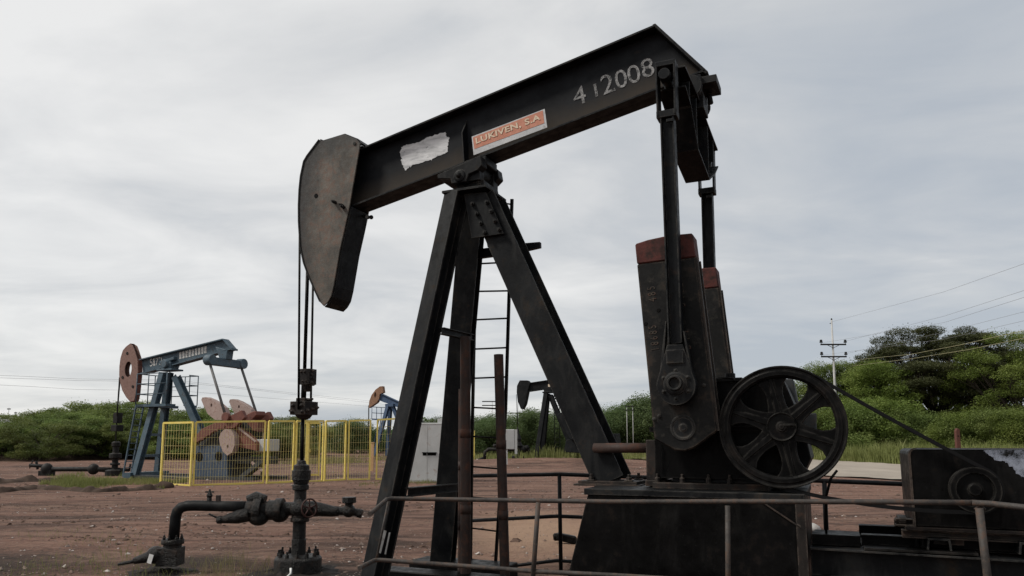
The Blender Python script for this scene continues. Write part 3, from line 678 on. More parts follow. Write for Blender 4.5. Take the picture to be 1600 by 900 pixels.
def skin(b, pl, v0, v1, t, inward, mi=0):
    for (a, c_) in zip(pl[:-1], pl[1:]):
        d = Vector((c_[0]-a[0], c_[1]-a[1])); n = Vector((d.y, -d.x)).normalized()*t*inward
        b.hexa([(a[0],v0,a[1]),(c_[0],v0,c_[1]),(c_[0],v1,c_[1]),(a[0],v1,a[1]),(a[0]+n.x,v0,a[1]+n.y),(c_[0]+n.x,v0,c_[1]+n.y),(c_[0]+n.x,v1,c_[1]+n.y),(a[0]+n.x,v1,a[1]+n.y)], mi)
rear = [UZ(x,y,vN) for x,y in ([hp[6]]+hp2)]
headT = [UZ(x,y,vN) for x,y in hp[0:5]]
head = hd.build('horsehead', M['head'], PJ, .004)
b = MB(); skin(b, front, vN-.012, -vN+.012, .016, 1); skin(b, rear, vN+.022, -vN-.022, .015, -1); skin(b, headT, vN+.021, -vN-.021, .015, -1)
b.build('head_casing', M['steel'], head)
b = MB(); b.cyl((hx, vN-.001, hz), (0,1,0), .03, .006, 16); b.build('lifting_hole', simple('black_hole', (.003,.003,.003), .9), head)
b = MB()
for x, y in ((524,316.5),(535,321.5),(537.5,324)): q = P(x,y,vN); b.lathe(q, (0,-1,0), [(.022,0),(.022,.05),(.012,.05),(.012,.08)], 8)
for x, y in ((556.5,226),(576,340)): q = P(x,y,vN+.03); b.lathe(q, (0,-1,0), [(.022,0),(.022,.04)], 8)
q = P(572,338,.1); b.tube([q+Vector((-.08,0,.02)), q+Vector((.07,0,-.02))], .018, 8); b.ball(q+Vector((.08,0,-.022)), .028)
pieces(b, 'bolt', M['dark'], head)
# bridle cables, carrier bar, polished rod
fu, fz = UZ(467.5,330,vN); b = MB()
c1 = P(479,652,0)
rodx = P(474,640,0).x
cb = []
for (x0,y0,x1,y1,vv,r_) in ((468.5,335,466.5,640,-.15,.0145),(489.5,415,485.5,640,.13,.0145)):
    b = MB(); b.tube([P(x0,y0,vv), P((x0+x1)/2,(y0+y1)/2,vv), P(x1,y1,vv)], r_, 8); b.build('bridle_cable', M['oily'], PJ)
rodm = MB(); q0 = P(481.5,395,0); q1 = P(476,578,0); q2 = P(473.5,640,0); q3 = P(471.5,735,0)
rodm.tube([q0, q1], .023, 10); rodm.tube([q1, q2], .034, 10); rodm.tube([q2, q3], .023, 10)
rodm.build('polished_rod', M['oily'], PJ)
b = MB(); c_ = P(480.5,589,0); b.box(c_, (.17,.15,.2)); 
for k in range(4):
    for sg in (-1,1): b.bolt(c_+Vector((sg*.085, -.03+.02*(k%2), -.075+.05*k)), (sg,0,0), .018, .018)
    b.bolt(c_+Vector((-.04+.027*k, -.075, -.06 if k % 2 else .06)), (0,-1,0), .015, .012)
b.lathe(c_+Vector((0,0,-.1)), (0,0,-1), [(.07,0),(.05,.05),(.034,.09)], 12); b.tube([c_+Vector((.02,0,-.1)), c_+Vector((.14,-.04,-.11))], .014, 6); b.build('rod_clamp', M['brown'], PJ, .008)
b = MB(); c_ = P(475,638,0); b.box(c_, (.24,.26,.17)); b.box(c_+Vector((0,0,.10)), (.14,.16,.06)); b.lathe(c_+Vector((0,0,-.085)), (0,0,-1), [(.11,0),(.08,.04),(.03,.06)], 12)
for sg in (-1,1):
    for k in range(3): b.bolt(c_+Vector((sg*.12, -.09+.09*k, -.03+.02*k)), (sg,0,0), .026, .025)
    b.bolt(c_+Vector((sg*.07,-.13,.03)), (0,-1,0), .026, .02); b.bolt(c_+Vector((sg*.08,-.13,-.05)), (0,-1,0), .026, .02)
b.tube([c_+Vector((.04,-.02,.1)), c_+Vector((.17,-.04,.115))], .016, 6); b.build('carrier_bar', M['brown'], PJ, .01)

# samson post
SV = .2
topN = Vector((-3.955,-.20,4.53)); topF = Vector((-3.93,.19,4.53)); footN = Vector((-4.66,-.75,.06)); footF = Vector((-4.64,.78,.12))
topR = P(783,345,0); topR.z = 4.52; topR.x = -3.66; footR = Vector(((P(931,747,-.17).x+P(972,749,-.17).x)/2, 0, 1.235))
def leg(a, c_, w, h, out):
    b = MB(); b.hbeam(a, c_, w, h, .02, out); return b.build('tower_leg', M['dusty'], PJ, .003)
leg(topN, footN, .205, .225, (-.25,-1,0)); leg(topF, footF, .27, .26, (-.25,1,0))
leg(topR+Vector((0,0,-.05)), footR, .33, .34, (0,-1,0))
b = MB(); b.box(footR+Vector((0,0,-.005)), (.62,.5,.03)); b.box(footR+Vector((0,0,-.03)), (.7,.56,.02))
for sx in (-.2,.2):
    for sy in (-.2,.2): b.bolt(footR+Vector((sx+.02,sy,.01)), (0,0,1), .032, .04); b.box(footR+Vector((sx+.02,sy,.018)), (.08,.08,.012))
b.build('foot_plate', M['brown'], PJ, .003)
# gusset plates
gp = [C7(x,y,640,220,3.75) for x,y in ((318,312),(447,300),(551,543),(362,571))]
b = MB(); b.prism([UZ(x,y,-.225) for x,y in gp], -.225, -.205)
g_ = b.build('gusset_plate', M['dusty'], PJ, .003); b = MB()
for x,y in ((372,372),(455,362),(397,430),(480,415),(420,485),(503,472),(443,540),(528,522),(270,408)):
    b.bolt(P(*C7(x,y,640,220,3.75),-.225), (0,-1,0), .026, .028)
pieces(b, 'bolt', M['dark'], g_)
b = MB(); b.prism([UZ(x,y,-.225) for x,y in gp], .205, .225); b.build('gusset_plate', M['dusty'], PJ, .003)
# top plate, saddle bearing
b = MB(); pL = P(*C7(213,318,640,220,3.75),-.26); pR = P(*C7(500,318,640,220,3.75),-.1)
b.bb((pL.x-.03, -.31, 4.53), (pR.x-.02, .27, 4.56)); b.build('top_plate', M['dusty'], PJ, .004)
b = MB(); cx0, cx1 = pL.x+.10, pR.x-.08; cxm = (cx0+cx1)/2
b.prism([(cx0,4.56),(cx1,4.56),(cx1-.02,4.66),(cx1-.14,4.74),(cx0+.14,4.74),(cx0+.02,4.66)], -.2, .2)
b.cyl((cxm+.01,0,4.80), (0,1,0), .11, .5, 20)
for sg in (-1,1):
    b.box((cxm+.01, sg*.19, 4.75), (.27,.13,.2))
    for k in (-.11,.11): b.bolt((cxm+k, sg*.2, 4.66), (0,0,-1), .024, .03); b.bolt((cxm+k+.01, sg*.19, 4.85), (0,0,1), .024, .03)
b.build('center_bearing', M['dusty'], PJ, .008)
cl = [C7(x,y,640,220,3.75) for x,y in ((160,198),(415,84),(425,140),(395,172),(345,195),(330,238),(245,252),(238,222),(165,222))]
b = MB(); b.prism([UZ(x,y,-.30) for x,y in cl], -.30, -.16)
b.prism([UZ(x,y,-.30) for x,y in cl], .16, .30)
qb = P(*C7(293,205,640,220,3.75),-.30); b.lathe((qb.x,-.30,qb.z),(0,-1,0),[(.075,-.01),(.075,.012),(.05,.02),(.03,.02),(.03,.05),(.012,.06)],14)
u0, u1 = UZ(*cl[0],-.3)[0], UZ(*cl[1],-.3)[0]
b.hexa([(u0,-.16,botz(u0)-.14),(u1,-.16,botz(u1)-.1),(u1,.16,botz(u1)-.1),(u0,.16,botz(u0)-.14),(u0,-.16,botz(u0)-.004),(u1,-.16,botz(u1)-.004),(u1,.16,botz(u1)-.004),(u0,.16,botz(u0)-.004)])
b.build('saddle_clamp', M['dusty'], PJ, .008)
# cross braces between the front legs, ladder, step bracket
b = MB(); q = P(640,769,-.55); q2 = P(713,757,.55); b.hbeam((q.x-.02,-.55,q.z), (q2.x+.02,.52,q.z-.01), .09, .1, .012); b.build('cross_brace', M['dusty'], PJ, .002); b = MB()
q = P(690,517,-.36); b.hbeam((q.x,-.36,q.z), (q.x,.4,q.z+.02), .07, .08, .012); 
b.build('cross_brace', M['dusty'], PJ, .002)
lad = MB(); RL = [P(743.5,396,.55), P(737.5,690,.85), P(735,892,1.0)]; RR = [P(800,311,.45), P(790,640,.85), P(773.5,892,1.02)]
for rail in (RL, RR):
    for a, c_ in zip(rail[:-1], rail[1:]): lad.beam(a, c_, .035, .03, (0,1,0))
lo = lad.build('ladder', M['oily'], PJ); 
def on(pts, py):
    best = None
    for k in range(400):
        t = k/399*(len(pts)-1); i = min(int(t), len(pts)-2); p = pts[i].lerp(pts[i+1], t-i); z = proj_y(p)
        if best is None or abs(z-py) < best[0]: best = (abs(z-py), p)
    return best[1]
def proj_y(p):
    w = Ux*p.x+Nx*(MAIN.n0+p.y)+Vector((0,0,p.z-H)); c, s = math.cos(PITCH), math.sin(PITCH); f = c*w.y+s*w.z; return CY-F*(-s*w.y+c*w.z)/f
b = MB()
for k, y in enumerate((412,456,499,546,591,637,682,729,777,825,874)):
    y2 = y-2+ (k*.8 if k > 4 else 0); b.tube([on(RL, y), on(RR, y2)], .011, 6)
q = on(RR, 320); b.tube([q, q+Vector((-.22,-.25,0))], .011, 6)
pieces(b, 'rung', M['oily'], lo)
b = MB(); q = P(742,398,.36); q2 = P(806,389,.36); q3 = P(845,383,.36); b.beam(q, q2, .06, .115, (0,0,1)); b.beam(q2, q3, .06, .115, (0,0,1), 0, .05, .07); b.build('step_bracket', M['steel'], PJ, .004)

# equalizer, pitmans
b = MB(); e0 = P(1060,158,-.75); zt = 5.06
def eqz(v): return 5.06
prof = [(-.86,5.13),(-.86,4.93),(-.62,4.86),(-.32,4.56),(.28,4.50),(.64,4.72),(.86,4.90),(.86,5.10),(.3,5.12),(-.3,5.16)]
uq = -1.26
b.prism(prof, uq-.012, uq+.012, ax='x')
for (a, c_) in ((1,2),(2,3),(3,4),(4,5),(5,6),(7,8),(8,9),(9,0)):
    (v0,z0),(v1,z1) = prof[a], prof[c_]; b.hexa([(uq-.13,v0,z0-.018),(uq+.13,v0,z0-.018),(uq+.13,v1,z1-.018),(uq-.13,v1,z1-.018),(uq-.13,v0,z0+.001),(uq+.13,v0,z0+.001),(uq+.13,v1,z1+.001),(uq-.13,v1,z1+.001)])
for v in (-.3,.3,-.62,.62): b.hexa([(uq-.12,v-.007,4.56 if abs(v)<.5 else 4.84),(uq+.12,v-.007,4.56 if abs(v)<.5 else 4.84),(uq+.12,v+.007,4.56 if abs(v)<.5 else 4.84),(uq-.12,v+.007,4.56 if abs(v)<.5 else 4.84),(uq-.12,v-.007,5.1),(uq+.12,v-.007,5.1),(uq+.12,v+.007,5.1),(uq-.12,v+.007,5.1)])
b.v = [(v[0]-.01+.03*v[1], v[1], v[2]-.10*v[1]) for v in b.v]
b.build('equalizer', M['steel'], PJ, .003)
b = MB(); zb = botz(-1.25)-.02; b.box((-1.22,0,zb-.05), (.5,.34,.08)); b.cyl((-1.22,0,zb-.15), (0,1,0), .10, .5, 18); b.box((-1.22,0,5.17), (.22,.3,.16))
for sg in (-1,1): b.cyl((-1.22,sg*.27,zb-.15),(0,1,0),.12,.05,18); b.box((-1.22,sg*.2,zb-.1),(.2,.07,.18))
q = P(1100,150,0.1); b.tube([(-1.28,.1,zb-.06),(-1.09,.1,zb-.03)], .03, 8); b.tube([(-1.10,.1,zb+.0),(-1.07,.1,zb-.2)], .028, 8); b.box((-1.10,.1,zb-.05),(.08,.1,.06)); b.bolt((-1.10,-.05,zb-.06),(1,0,0),.032,.03)
b.build('tail_bearing', M['dusty'], PJ, .005)
for sg in (-1, 1):
    v = .95*sg; ut = -1.325 if sg < 0 else -1.262; zt = 5.16 if sg < 0 else 5.01
    pin = P(1055,597,-1.04); ub, zb_ = pin.x + (.035 if sg > 0 else 0), pin.z
    zc_ = zt-.44; t = Vector((ut, v, zc_)); bo = Vector((ub, v, zb_+.36))
    b = MB(); b.beam(t, bo, .035, .15, (1,0,0)); 
    pm = MB(); pm.hbeam(t, bo, .115, .128, .014, (1,0,0))
    pmo = pm.build('pitman_arm', M['steel'], PJ, .002)
    b = MB()                                         # clevis at the top
    for du in (-.085, .085): b.beam((ut+du, v, zt+.02), (ut+du*.95, v, zc_-.04), .018, .15, (0,1,0))
    b.box((ut, v, zc_-.02), (.19,.13,.07)); b.cyl((ut, v, zt-.10), (0,1,0), .055, .26, 14); b.box((ut, v, zt+.03), (.19,.15,.05))
    b.box((ut+.03, v-.07*1, zc_-.1), (.06,.03,.03)); b.build('clevis', M['steel'], pmo, .004)
    b = MB(); R_ = .175                              # wrist-pin bearing: teardrop plate
    tp = [(ub-.075, zb_+.42), (ub-.10, zb_+.30)]
    ar = [(ub+R_*math.cos(a), zb_-.03+R_*math.sin(a)) for a in [R(155+k*(230/20)) for k in range(21)]]
    tear = [(ub-.07, zb_+.34)] + ar + [(ub+.07, zb_+.34)]
    o = .068
    b.prism(tear, v-o*1.0, v+.065)
    b.lathe((ub, v-o, zb_-.01), (0,-1,0), [(.105,0),(.105,.02),(.085,.028)], 24)
    b.lathe((ub, v-o-.026, zb_-.01), (0,-1,0), [(.048,0),(.07,0),(.066,.045),(.05,.045),(.046,.012),(0.0001,.012)], 20)
    for k in range(6):
        a = R(30+60*k); b.bolt((ub+.125*math.cos(a), v-o, zb_-.02+.125*math.sin(a)), (0,-1,0), .016, .015)
    b.box((ub, v-o-.008, zb_+.23), (.15,.02,.12))
    b.prism([(ub-.12,zb_+.05),(ub-.155,zb_+.02),(ub-.085,zb_+.56),(ub-.073,zb_+.56)], v-.05, v+.03); b.prism([(ub+.155,zb_+.02),(ub+.12,zb_+.05),(ub+.073,zb_+.46),(ub+.085,zb_+.46)], v-.05, v+.03)
    b.build('wrist_pin_bearing', M['dusty'], pmo, .005)
# cranks with counterweights
ck = [UZ(x,y,-.85) for x,y in ((992,381),(1012,374.5),(1035,369.5),(1060,366),(1082,364),(1121,673),(1096,692),(1085,700),(1070,705),(1055,704),(1040,696),(1022,686))]
t0, t1 = Vector(ck[0]), Vector(ck[4]); dn = (Vector(ck[11])-t0).normalized()
def cut(poly, d):                                     # split the crank outline d below its tip
    up_ = [p for p in poly[:5]]
    L0 = t0+dn*d; r0 = Vector(ck[4]).lerp(Vector(ck[5]), d/(Vector(ck[5])-Vector(ck[4])).length*1.15)
    return up_+[tuple(r0), tuple(L0)], [tuple(L0), tuple(r0)]+poly[5:]
tipP, restP = cut(ck, .20)
for sg in (-1, 1):
    v0, v1 = (-.85, -.62) if sg < 0 else (.62, .85)
    b = MB(); b.prism(restP, v0, v1)
    # edge ribs that give the slab its raised rims
    cr = b.build('crank', M['casting'], PJ, .012)
    b = MB(); b.prism(tipP, v0-.0015, v1+.0015); b.build('red_tip', M['red'], cr, .012)
    b = MB()
    sh = UZ(1067,668,-.85); vf = v0 if sg < 0 else v1; n_ = -1 if sg < 0 else 1
    b.lathe((sh[0], vf, sh[1]), (0,n_,0), [(.115,0),(.115,.012),(.095,.012),(.095,.004),(.03,.004),(.03,.02)], 24)
    for x,y in ((1056.5,603),(1100,602),(1022,655),(1030,650)): b.bolt((*UZ(x,y,-.85)[:1], vf, UZ(x,y,-.85)[1]), (0,n_,0), .02, .012)
    b.lathe((sh[0], 0, sh[1]), (0,1,0), [(.1,v0 if sg > 0 else v1+.14),(.1,v1+.0 if sg < 0 else v0-.14)], 16)
    pieces(b, 'shaft_boss', M['dusty'], cr, .003)
    b = MB()
    e1, e2 = Vector(restP[1]), Vector(ck[5])                 # rail along the rear edge of the slab
    for vv in (v0+.03, v1-.03): b.beam((e1.x+.006, vv, e1.y), (e2.x+.006, vv, e2.y), .03, .02, (1,0,0))
    b.build('edge_rib', M['brown'], cr)
cr0 = [o for o in PJ.children if o.name.startswith('crank')][0]
for txt, a, c_ in (('4 8 5', (1026,470),(1023,447)), ('3 4 1 2 8', (1071,478),(1066,432)), ('1 8 6 8 5', (1030,545),(1025,508)), ('S 4 1', (1080,545),(1076,517))):
    p0, p1 = P(*a,-.852), P(*c_,-.852); lettering('cast_mark', txt, p0, p1, .075, M['castmark'], cr0)
b = MB()
for x,y in ((1029,485),(1009,506)): q = P(x,y,-.85); b.lathe(q, (0,-1,0), [(.022,0),(.016,.004)], 7)
pieces(b, 'mount_hole', bpy.data.materials['black_hole'], cr0)

# gearbox, pedestal, sheave
b = MB(); gb = [(-1.62,1.30),(-.42,1.30),(-.34,1.52),(-.30,1.75),(-.34,1.98),(-.42,2.20),(-1.02,2.225),(-1.35,2.28),(-1.62,2.1)]
b.prism(gb, -.5, .5); b.bb((-1.08,-.54,2.205),(-.78,.54,2.24)); b.bb((-1.66,-.53,1.74),(-.28,.53,1.79)); b.cyl((sh[0],0,sh[1]),(0,1,0),.2,1.12,20); b.cyl((-.436,0,1.776),(0,1,0),.13,1.14,18)
for k in range(6): b.bolt((-1.5+.22*k, -.515, 1.79), (0,0,1), .022, .03)
b.cyl((-.93,-.2,2.27),(0,0,1),.05,.08,10); b.tube([(-1.0,-.52,2.24),(-.86,-.55,2.235),(-.84,-.56,2.2)], .012, 6)
b.build('gearbox', M['oily'], PJ, .015)
b = MB(); b.prism([UZ(x,y,.3) for x,y in ((1218,594),(1240,593),(1250,640),(1256,662),(1224,668))], .16, .42); b.prism([UZ(x,y,.25) for x,y in ((1252,648),(1276,645),(1276,680),(1266,700),(1252,690))], .2, .3); b.build('brake_housing', M['greyblk'], PJ, .012)
b = MB(); q = P(1010,683,-.42); ped = [UZ(x,y,-.46) for x,y in ((1030,690),(1048,735),(1046,750),(1206,764))]
b.prism([(-1.56,1.30),(-1.50,1.30+.001),(-1.50,1.55),(-1.56,1.66)], -.5,.5)
b.prism([(-1.46,1.262),(-.34,1.262),(-.22,1.5),(-.26,1.72),(-.8,1.62),(-1.5,1.62)], -.46, .46)
for vv in (-.47, .47): b.prism([(-1.5,1.6),(-1.47,1.6),(-1.58,1.262),(-1.62,1.262)], vv-.02, vv+.02)
b.prism([UZ(x,y,-.49) for x,y in ((1043,741),(1040,733),(1052,706),(1054,707)) ], -.5,-.47)
b.build('gearbox_pedestal', M['steel'], PJ, .01)
b = MB(); q = P(1020,754,-.55); q2 = P(1166,764,-.55); b.bb((q.x,-.56,1.205),(q2.x+.2,.56,1.262))
for x in (1027,1066,1107,1140): qq = P(x,752,-.52); b.bolt((qq.x,-.52,1.262),(0,0,1),.026,.045)
b.build('base_flange', M['brown'], PJ, .004)
b = MB(); q = P(1010,745,-.42); q2 = P(1034,745,-.42); b.bb((q.x,-.42,1.275),(q2.x,-.2,1.665)); b.bb((q.x-.01,-.43,1.215),(q2.x+.04,-.18,1.275)); b.build('support_post', M['brown'], PJ, .006)
b = MB(); a = P(945,700,-.18); c_ = P(1012,700,-.3); b.tube([(a.x-.1,-.22,a.z), (c_.x+.05,-.3,c_.z)], .05, 14); b.build('tie_pipe', M['rust'], PJ)
# sheave
sc_ = Vector((-.436,-.75,1.776)); sv = MB(); RR_ = .528
sv.lathe(sc_, (0,1,0), [(.43,-.06),(.45,-.075),(.485,-.075),(.49,-.066),(.51,-.066),(.515,-.075),(RR_,-.075),(RR_,-.06),(.50,-.045),(RR_,-.03),(RR_,-.015),(.50,0),(RR_,.015),(RR_,.03),(.5,.045),(RR_,.06),(RR_,.075),(.45,.075),(.43,.06)], 72, 0, False, True)
sheave = sv.build('sheave', M['oily'], PJ, .003)
b = MB()
for k in range(6):
    a0 = R(101-60*k); ca, sa = math.cos(a0), math.sin(a0); pl = []
    pr = [(.10,.10),(.15,.085),(.2,.074),(.26,.07),(.32,.076),(.37,.096),(.405,.13),(.432,.19)]
    for r_, w in pr: pl.append((r_, w))
    for r_, w in reversed(pr): pl.append((r_, -w))
    b.prism([(sc_.x+r_*ca-w*sa, sc_.z+r_*sa+w*ca) for r_, w in pl], sc_.y-.018-.0004*k, sc_.y+.03+.0004*k)
    pl = [(.1,.03),(.44,.018),(.44,-.018),(.1,-.03)]
    b.prism([(sc_.x+r_*ca-w*sa, sc_.z+r_*sa+w*ca) for r_, w in pl], sc_.y-.035, sc_.y-.012)
b.build('spoke', M['oily'], sheave, .006)
b = MB(); b.lathe(sc_, (0,-1,0), [(.13,-.1),(.13,.02),(.125,.055),(.115,.055),(.112,.045),(.045,.045),(.04,.062),(.022,.062),(.02,.075),(.0001,.075)], 32, 0, False); b.box(sc_+Vector((.06,-.055,.012)), (.09,.03,.014)); b.build('hub', M['oily'], sheave, .003)
# plinth of the machine
b = MB(); pz = 1.205
pl_ = P(918,764,-.82).x; pr_ = P(1255,764,-.82).x; plb = pl_-.31; prb = pr_+.01
b.hexa([(plb,-.82,0),(prb,-.82,0),(prb,.82,0),(plb,.82,0),(pl_,-.82,pz-.06),(pr_,-.82,pz-.06),(pr_,.82,pz-.06),(pl_,.82,pz-.06)])
base = b.build('base_box', M['oily'], PJ, .006)
b = MB(); b.bb((pl_-.03,-.84,pz-.058),(pr_+.01,.84,pz)); b.build('deck_plate', M['dusty'], base, .004)
b = MB(); b.hexa([(pr_-.06,-.828,.0),(pr_+.02,-.828,0),(pr_+.02,-.821,0),(pr_-.06,-.821,0),(pr_-.07,-.828,pz-.065),(pr_+.012,-.828,pz-.065),(pr_+.012,-.821,pz-.065),(pr_-.07,-.821,pz-.065)])
a = P(1165,768,-.83); c_ = P(1190,768,-.83); d_ = P(1253,812,-.83); 
b.beam((c_.x,-.828,pz-.075),(d_.x-.02,-.828,.93),.012,.02,(0,1,0)); b.build('edge_strip', M['brown'], base, .002)
# cable running from the wheel guard to the motor skid
b = MB(); b.tube([P(1308,735,-.5),P(1298,748,-.52),P(1291,775,-.5),P(1291,833,-.45)], .012, 6); b.build('hanging_cable', M['oily'], PJ)
# skid beams to the motor
b = MB()
for vv in (-.6,.6): b.hbeam((pr_+.03,vv,.62),(2.4,vv,.60),.24,.26,.018,(0,0,1))
for uu in (.25,1.1,1.9): b.hbeam((uu,-.48,.62),(uu,.48,.62),.18,.2,.016)
b.build('skid_rail', M['dusty'], PJ, .003)
b = MB(); q = P(1263,835,-.55); q2 = P(1337,852,-.55); b.bb((pr_+.04,-.54,.755),(q2.x+.04,-.3,.845)); b.bb((q2.x+.06,-.72,.752),(.98,-.46,.772)); b.hbeam((q2.x+.05,-.4,.80),(2.3,-.4,.80),.12,.1,.01); b.hbeam((q2.x+.05,.4,.80),(2.3,.4,.80),.12,.1,.01); b.build('motor_rail', M['oily'], PJ, .003)
b = MB()
for uu in (.72,1.35): b.prism([(uu-.09,.773),(uu-.075,.773),(uu-.065,.85),(uu+.065,.85),(uu+.075,.773),(uu+.09,.773),(uu+.08,.868),(uu-.08,.868)], -.66,-.3)
for uu in (.57,.62): b.tube([(uu,-.5,.76),(uu,-.5,.93)], .022, 8); b.bolt((uu,-.5,.87),(0,0,1),.04,.03)
for uu in (1.02,1.42,1.75): b.box((uu,-.3,.85),(.035,.035,.13))
pieces(b, 'bracket', M['dusty'], PJ, .003)
# drive belts
mc = P(1523,765,-.75); rm = .175
b = MB()
dv = Vector((mc.x-sc_.x, mc.z-sc_.z)); L_ = dv.length; th = math.atan2(dv.y, dv.x); off = math.acos((.52-rm)/L_)
for vv in (-.785, -.755, -.725):
    pts = []
    def arc_(c, r, a0, a1, n): return [Vector((c[0]+r*math.cos(a0+(a1-a0)*i/n), vv, c[1]+r*math.sin(a0+(a1-a0)*i/n))) for i in range(n+1)]
    big = arc_((sc_.x, sc_.z), .520, th+off, th-off+2*math.pi, 40); sml = arc_((mc.x, mc.z), rm+.002, th-off, th+off, 14)
    lo_ = [big[-1].lerp(sml[0], i/8)+Vector((0,0,-.05*4*(i/8)*(1-i/8))) for i in range(1, 8)]; up_ = [sml[-1].lerp(big[0], i/8)+Vector((0,0,-.012*4*(i/8)*(1-i/8))) for i in range(1, 8)]
    loop = big+lo_+sml+up_; n = len(loop); V = []
    for i, p in enumerate(loop):
        t = (loop[(i+1) % n]-loop[i-1]).normalized(); q = Vector((t.z, 0, -t.x))
        for du, dw in ((-.014,-.013),(.014,-.013),(.010,.013),(-.010,.013)): V.append(p+q*du+Vector((0,dw,0)))
    MB().add(V, [(i*4+k, i*4+(k+1)%4, ((i+1)%n)*4+(k+1)%4, ((i+1)%n)*4+k) for i in range(n) for k in range(4)]).build('drive_belt', M['belt'], PJ)


# ------------------------------------------------------------------ motor unit on the skid
MU = thing('motor_unit', 'black steel motor housing with scraped lavender patch beside the big wheel', 'motor', MAIN.o+Ux*1.2+Vector((0,0,.9)), -YAW)
def loc_(p): return (p[0]-1.2, p[1], p[2]-.9)
x0 = P(1421,704,-.62).x; zt = P(1421,702,-.62).z; zb_ = P(1432,822,-.62).z; x1 = 2.05
b = MB(); rr = .045
def rrect(x0,x1,z0,z1,r): return [(x1-r+r*math.cos(R(a)), z1-r+r*math.sin(R(a))) for a in (0,30,60,90)]+[(x0+r+r*math.cos(R(a)), z1-r+r*math.sin(R(a))) for a in (90,120,150,180)]+[(x0+.01,z0),(x1,z0)]
b.prism([(p[0]-1.2,p[1]-.9) for p in rrect(x0,x1,zb_,zt,rr)], -.62, .5); hs = b.build('housing', M['oily'], MU, .006)
b = MB(); oo = rrect(x0-.012,x1+.012,zb_-.005,zt+.012,rr+.01); 
for a, c_ in zip(oo[3:9], oo[4:9]): b.hexa([(a[0]-1.2,-.63,a[1]-.9),(c_[0]-1.2,-.63,c_[1]-.9),(c_[0]-1.2,-.56,c_[1]-.9),(a[0]-1.2,-.56,a[1]-.9),(a[0]+.016-1.2,-.63,a[1]-.9-.004),(c_[0]+.016-1.2,-.63,c_[1]-.9-.004),(c_[0]+.016-1.2,-.56,c_[1]-.9-.004),(a[0]+.016-1.2,-.56,a[1]-.9-.004)])
b.build('rim', M['brown'], hs)
pt = [C7(x,y,1160,660,3.636) for x,y in ((1370,160),(1420,152),(1500,153),(1640,153),(1640,310),(1600,312),(1560,290),(1520,240),(1490,222),(1430,215),(1420,195),(1395,180))]
q = []
for i in range(len(pt)):
    a, c_ = pt[i], pt[(i+1) % len(pt)]
    for k in range(4): q.append((a[0]+(c_[0]-a[0])*k/4+rnd.gauss(0,1.0), max(a[1]+(c_[1]-a[1])*k/4+rnd.gauss(0,1.0), 703)))
MB().prism([(p[0]-1.2,p[1]-.9) for p in [UZ(x,y,-.623) for x,y in q]], -.623,-.6245).build('scraped_paint', M['patchblue'], hs)
b = MB(); m_ = Vector(loc_(mc)); b.lathe(m_, (0,1,0), [(.13,-.055),(rm+.005,-.055),(rm-.01,-.035),(rm+.005,-.018),(rm-.01,0),(rm+.005,.018),(rm-.01,.035),(rm+.005,.055),(.13,.055)], 40, 0, False, True); b.lathe(m_, (0,-1,0), [(.132,-.04),(.132,.02),(.05,.025),(.045,.045),(.0001,.045)], 28); b.cyl(m_+Vector((0,.1,0)),(0,1,0),.05,.2,14); b.build('pulley', M['oily'], MU, .003)
b = MB(); b.bb(loc_((x0-.06,-.64,zb_-.035)), loc_((x1,.5,zb_-.006))); b.hbeam(loc_((x0-.13,-.5,zb_+.02)), loc_((x0+.02,-.5,zb_+.02)), .1, .06, .012); b.hbeam(loc_((x0-.09,-.55,zb_-.07)), loc_((x1,-.55,zb_-.07)), .1,.066,.012)
b.hbeam(loc_((x0-.09,.35,zb_-.07)), loc_((x1,.35,zb_-.07)), .1,.066,.012); b.box(loc_((x0+.25,-.45,zb_-.12)),(.22,.2,.06)); b.bolt(loc_((x0-.05,-.52,zb_+.03)),(-1,0,0),.03,.05); b.build('slide_base', M['brown'], MU, .004)

# ------------------------------------------------------------------ guard rails round the machine
def at_depth(pts): return [AT(*p) for p in pts]
RN = thing('guard_rail', 'low grey rusty pipe railing in front of the machine', 'railing', (0,0,0))
top = at_depth([(578,803,6.4),(583,799,6.6),(604,780.5,7.3),(612,779,7.36),(780,781.5,6.95),(960,784,6.6),(1150,783.5,6.2),(1340,784,5.85),(1525,785.5,5.5)])
MB().tube(top, .0205, 10).build('top_rail', M['rail'], RN)
low = at_depth([(562,888,6.75),(568,884,6.9),(585,875.5,7.3),(594,875,7.32),(720,884,7.05),(840,893,6.8),(960,899,6.6),(1200,914,6.2),(1540,945,5.5)])
MB().tube(low, .0205, 10).build('lower_rail', M['rail'], RN)
br_ = at_depth([(1519,785.5,5.5),(1545,787,5.45),(1640,797,5.1),(1760,808,4.8)]); MB().tube(br_, .022, 10).build('top_rail', M['rail'], RN)
for x0,y0,d0,x1,y1,d1 in ((841,785,6.8,832,915,6.8),(1137,790,6.22,1138,965,6.22),(1530,794,5.47,1553,985,5.47)):
    a, c_ = AT(x0,y0,d0), AT(x1,y1,d1); c_.z = max(c_.z, 0); MB().tube([a+Vector((0,.0,.0)), c_], .022 if x0 != 1530 else .027, 10).build('post', M['rail'], RN)
a, c_ = AT(607,783,7.36), AT(588,875,7.34); MB().tube([a, c_], .012, 8).build('post', M['rail'], RN)
q = AT(1530,790,5.49); b = MB(); b.tube([q+Vector((-.03,0,-.03)), q+Vector((0,0,.01)), q+Vector((.04,0,-.03))], .012, 6); b.build('weld_bracket', M['rail'], RN)
RB = thing('guard_rail', 'dark pipe railing along the far side of the machine', 'railing', (0,0,0))
Wd = lambda p: Ux*p.x+Nx*(MAIN.n0+p.y)+Vector((0,0,p.z))
vv = 1.45
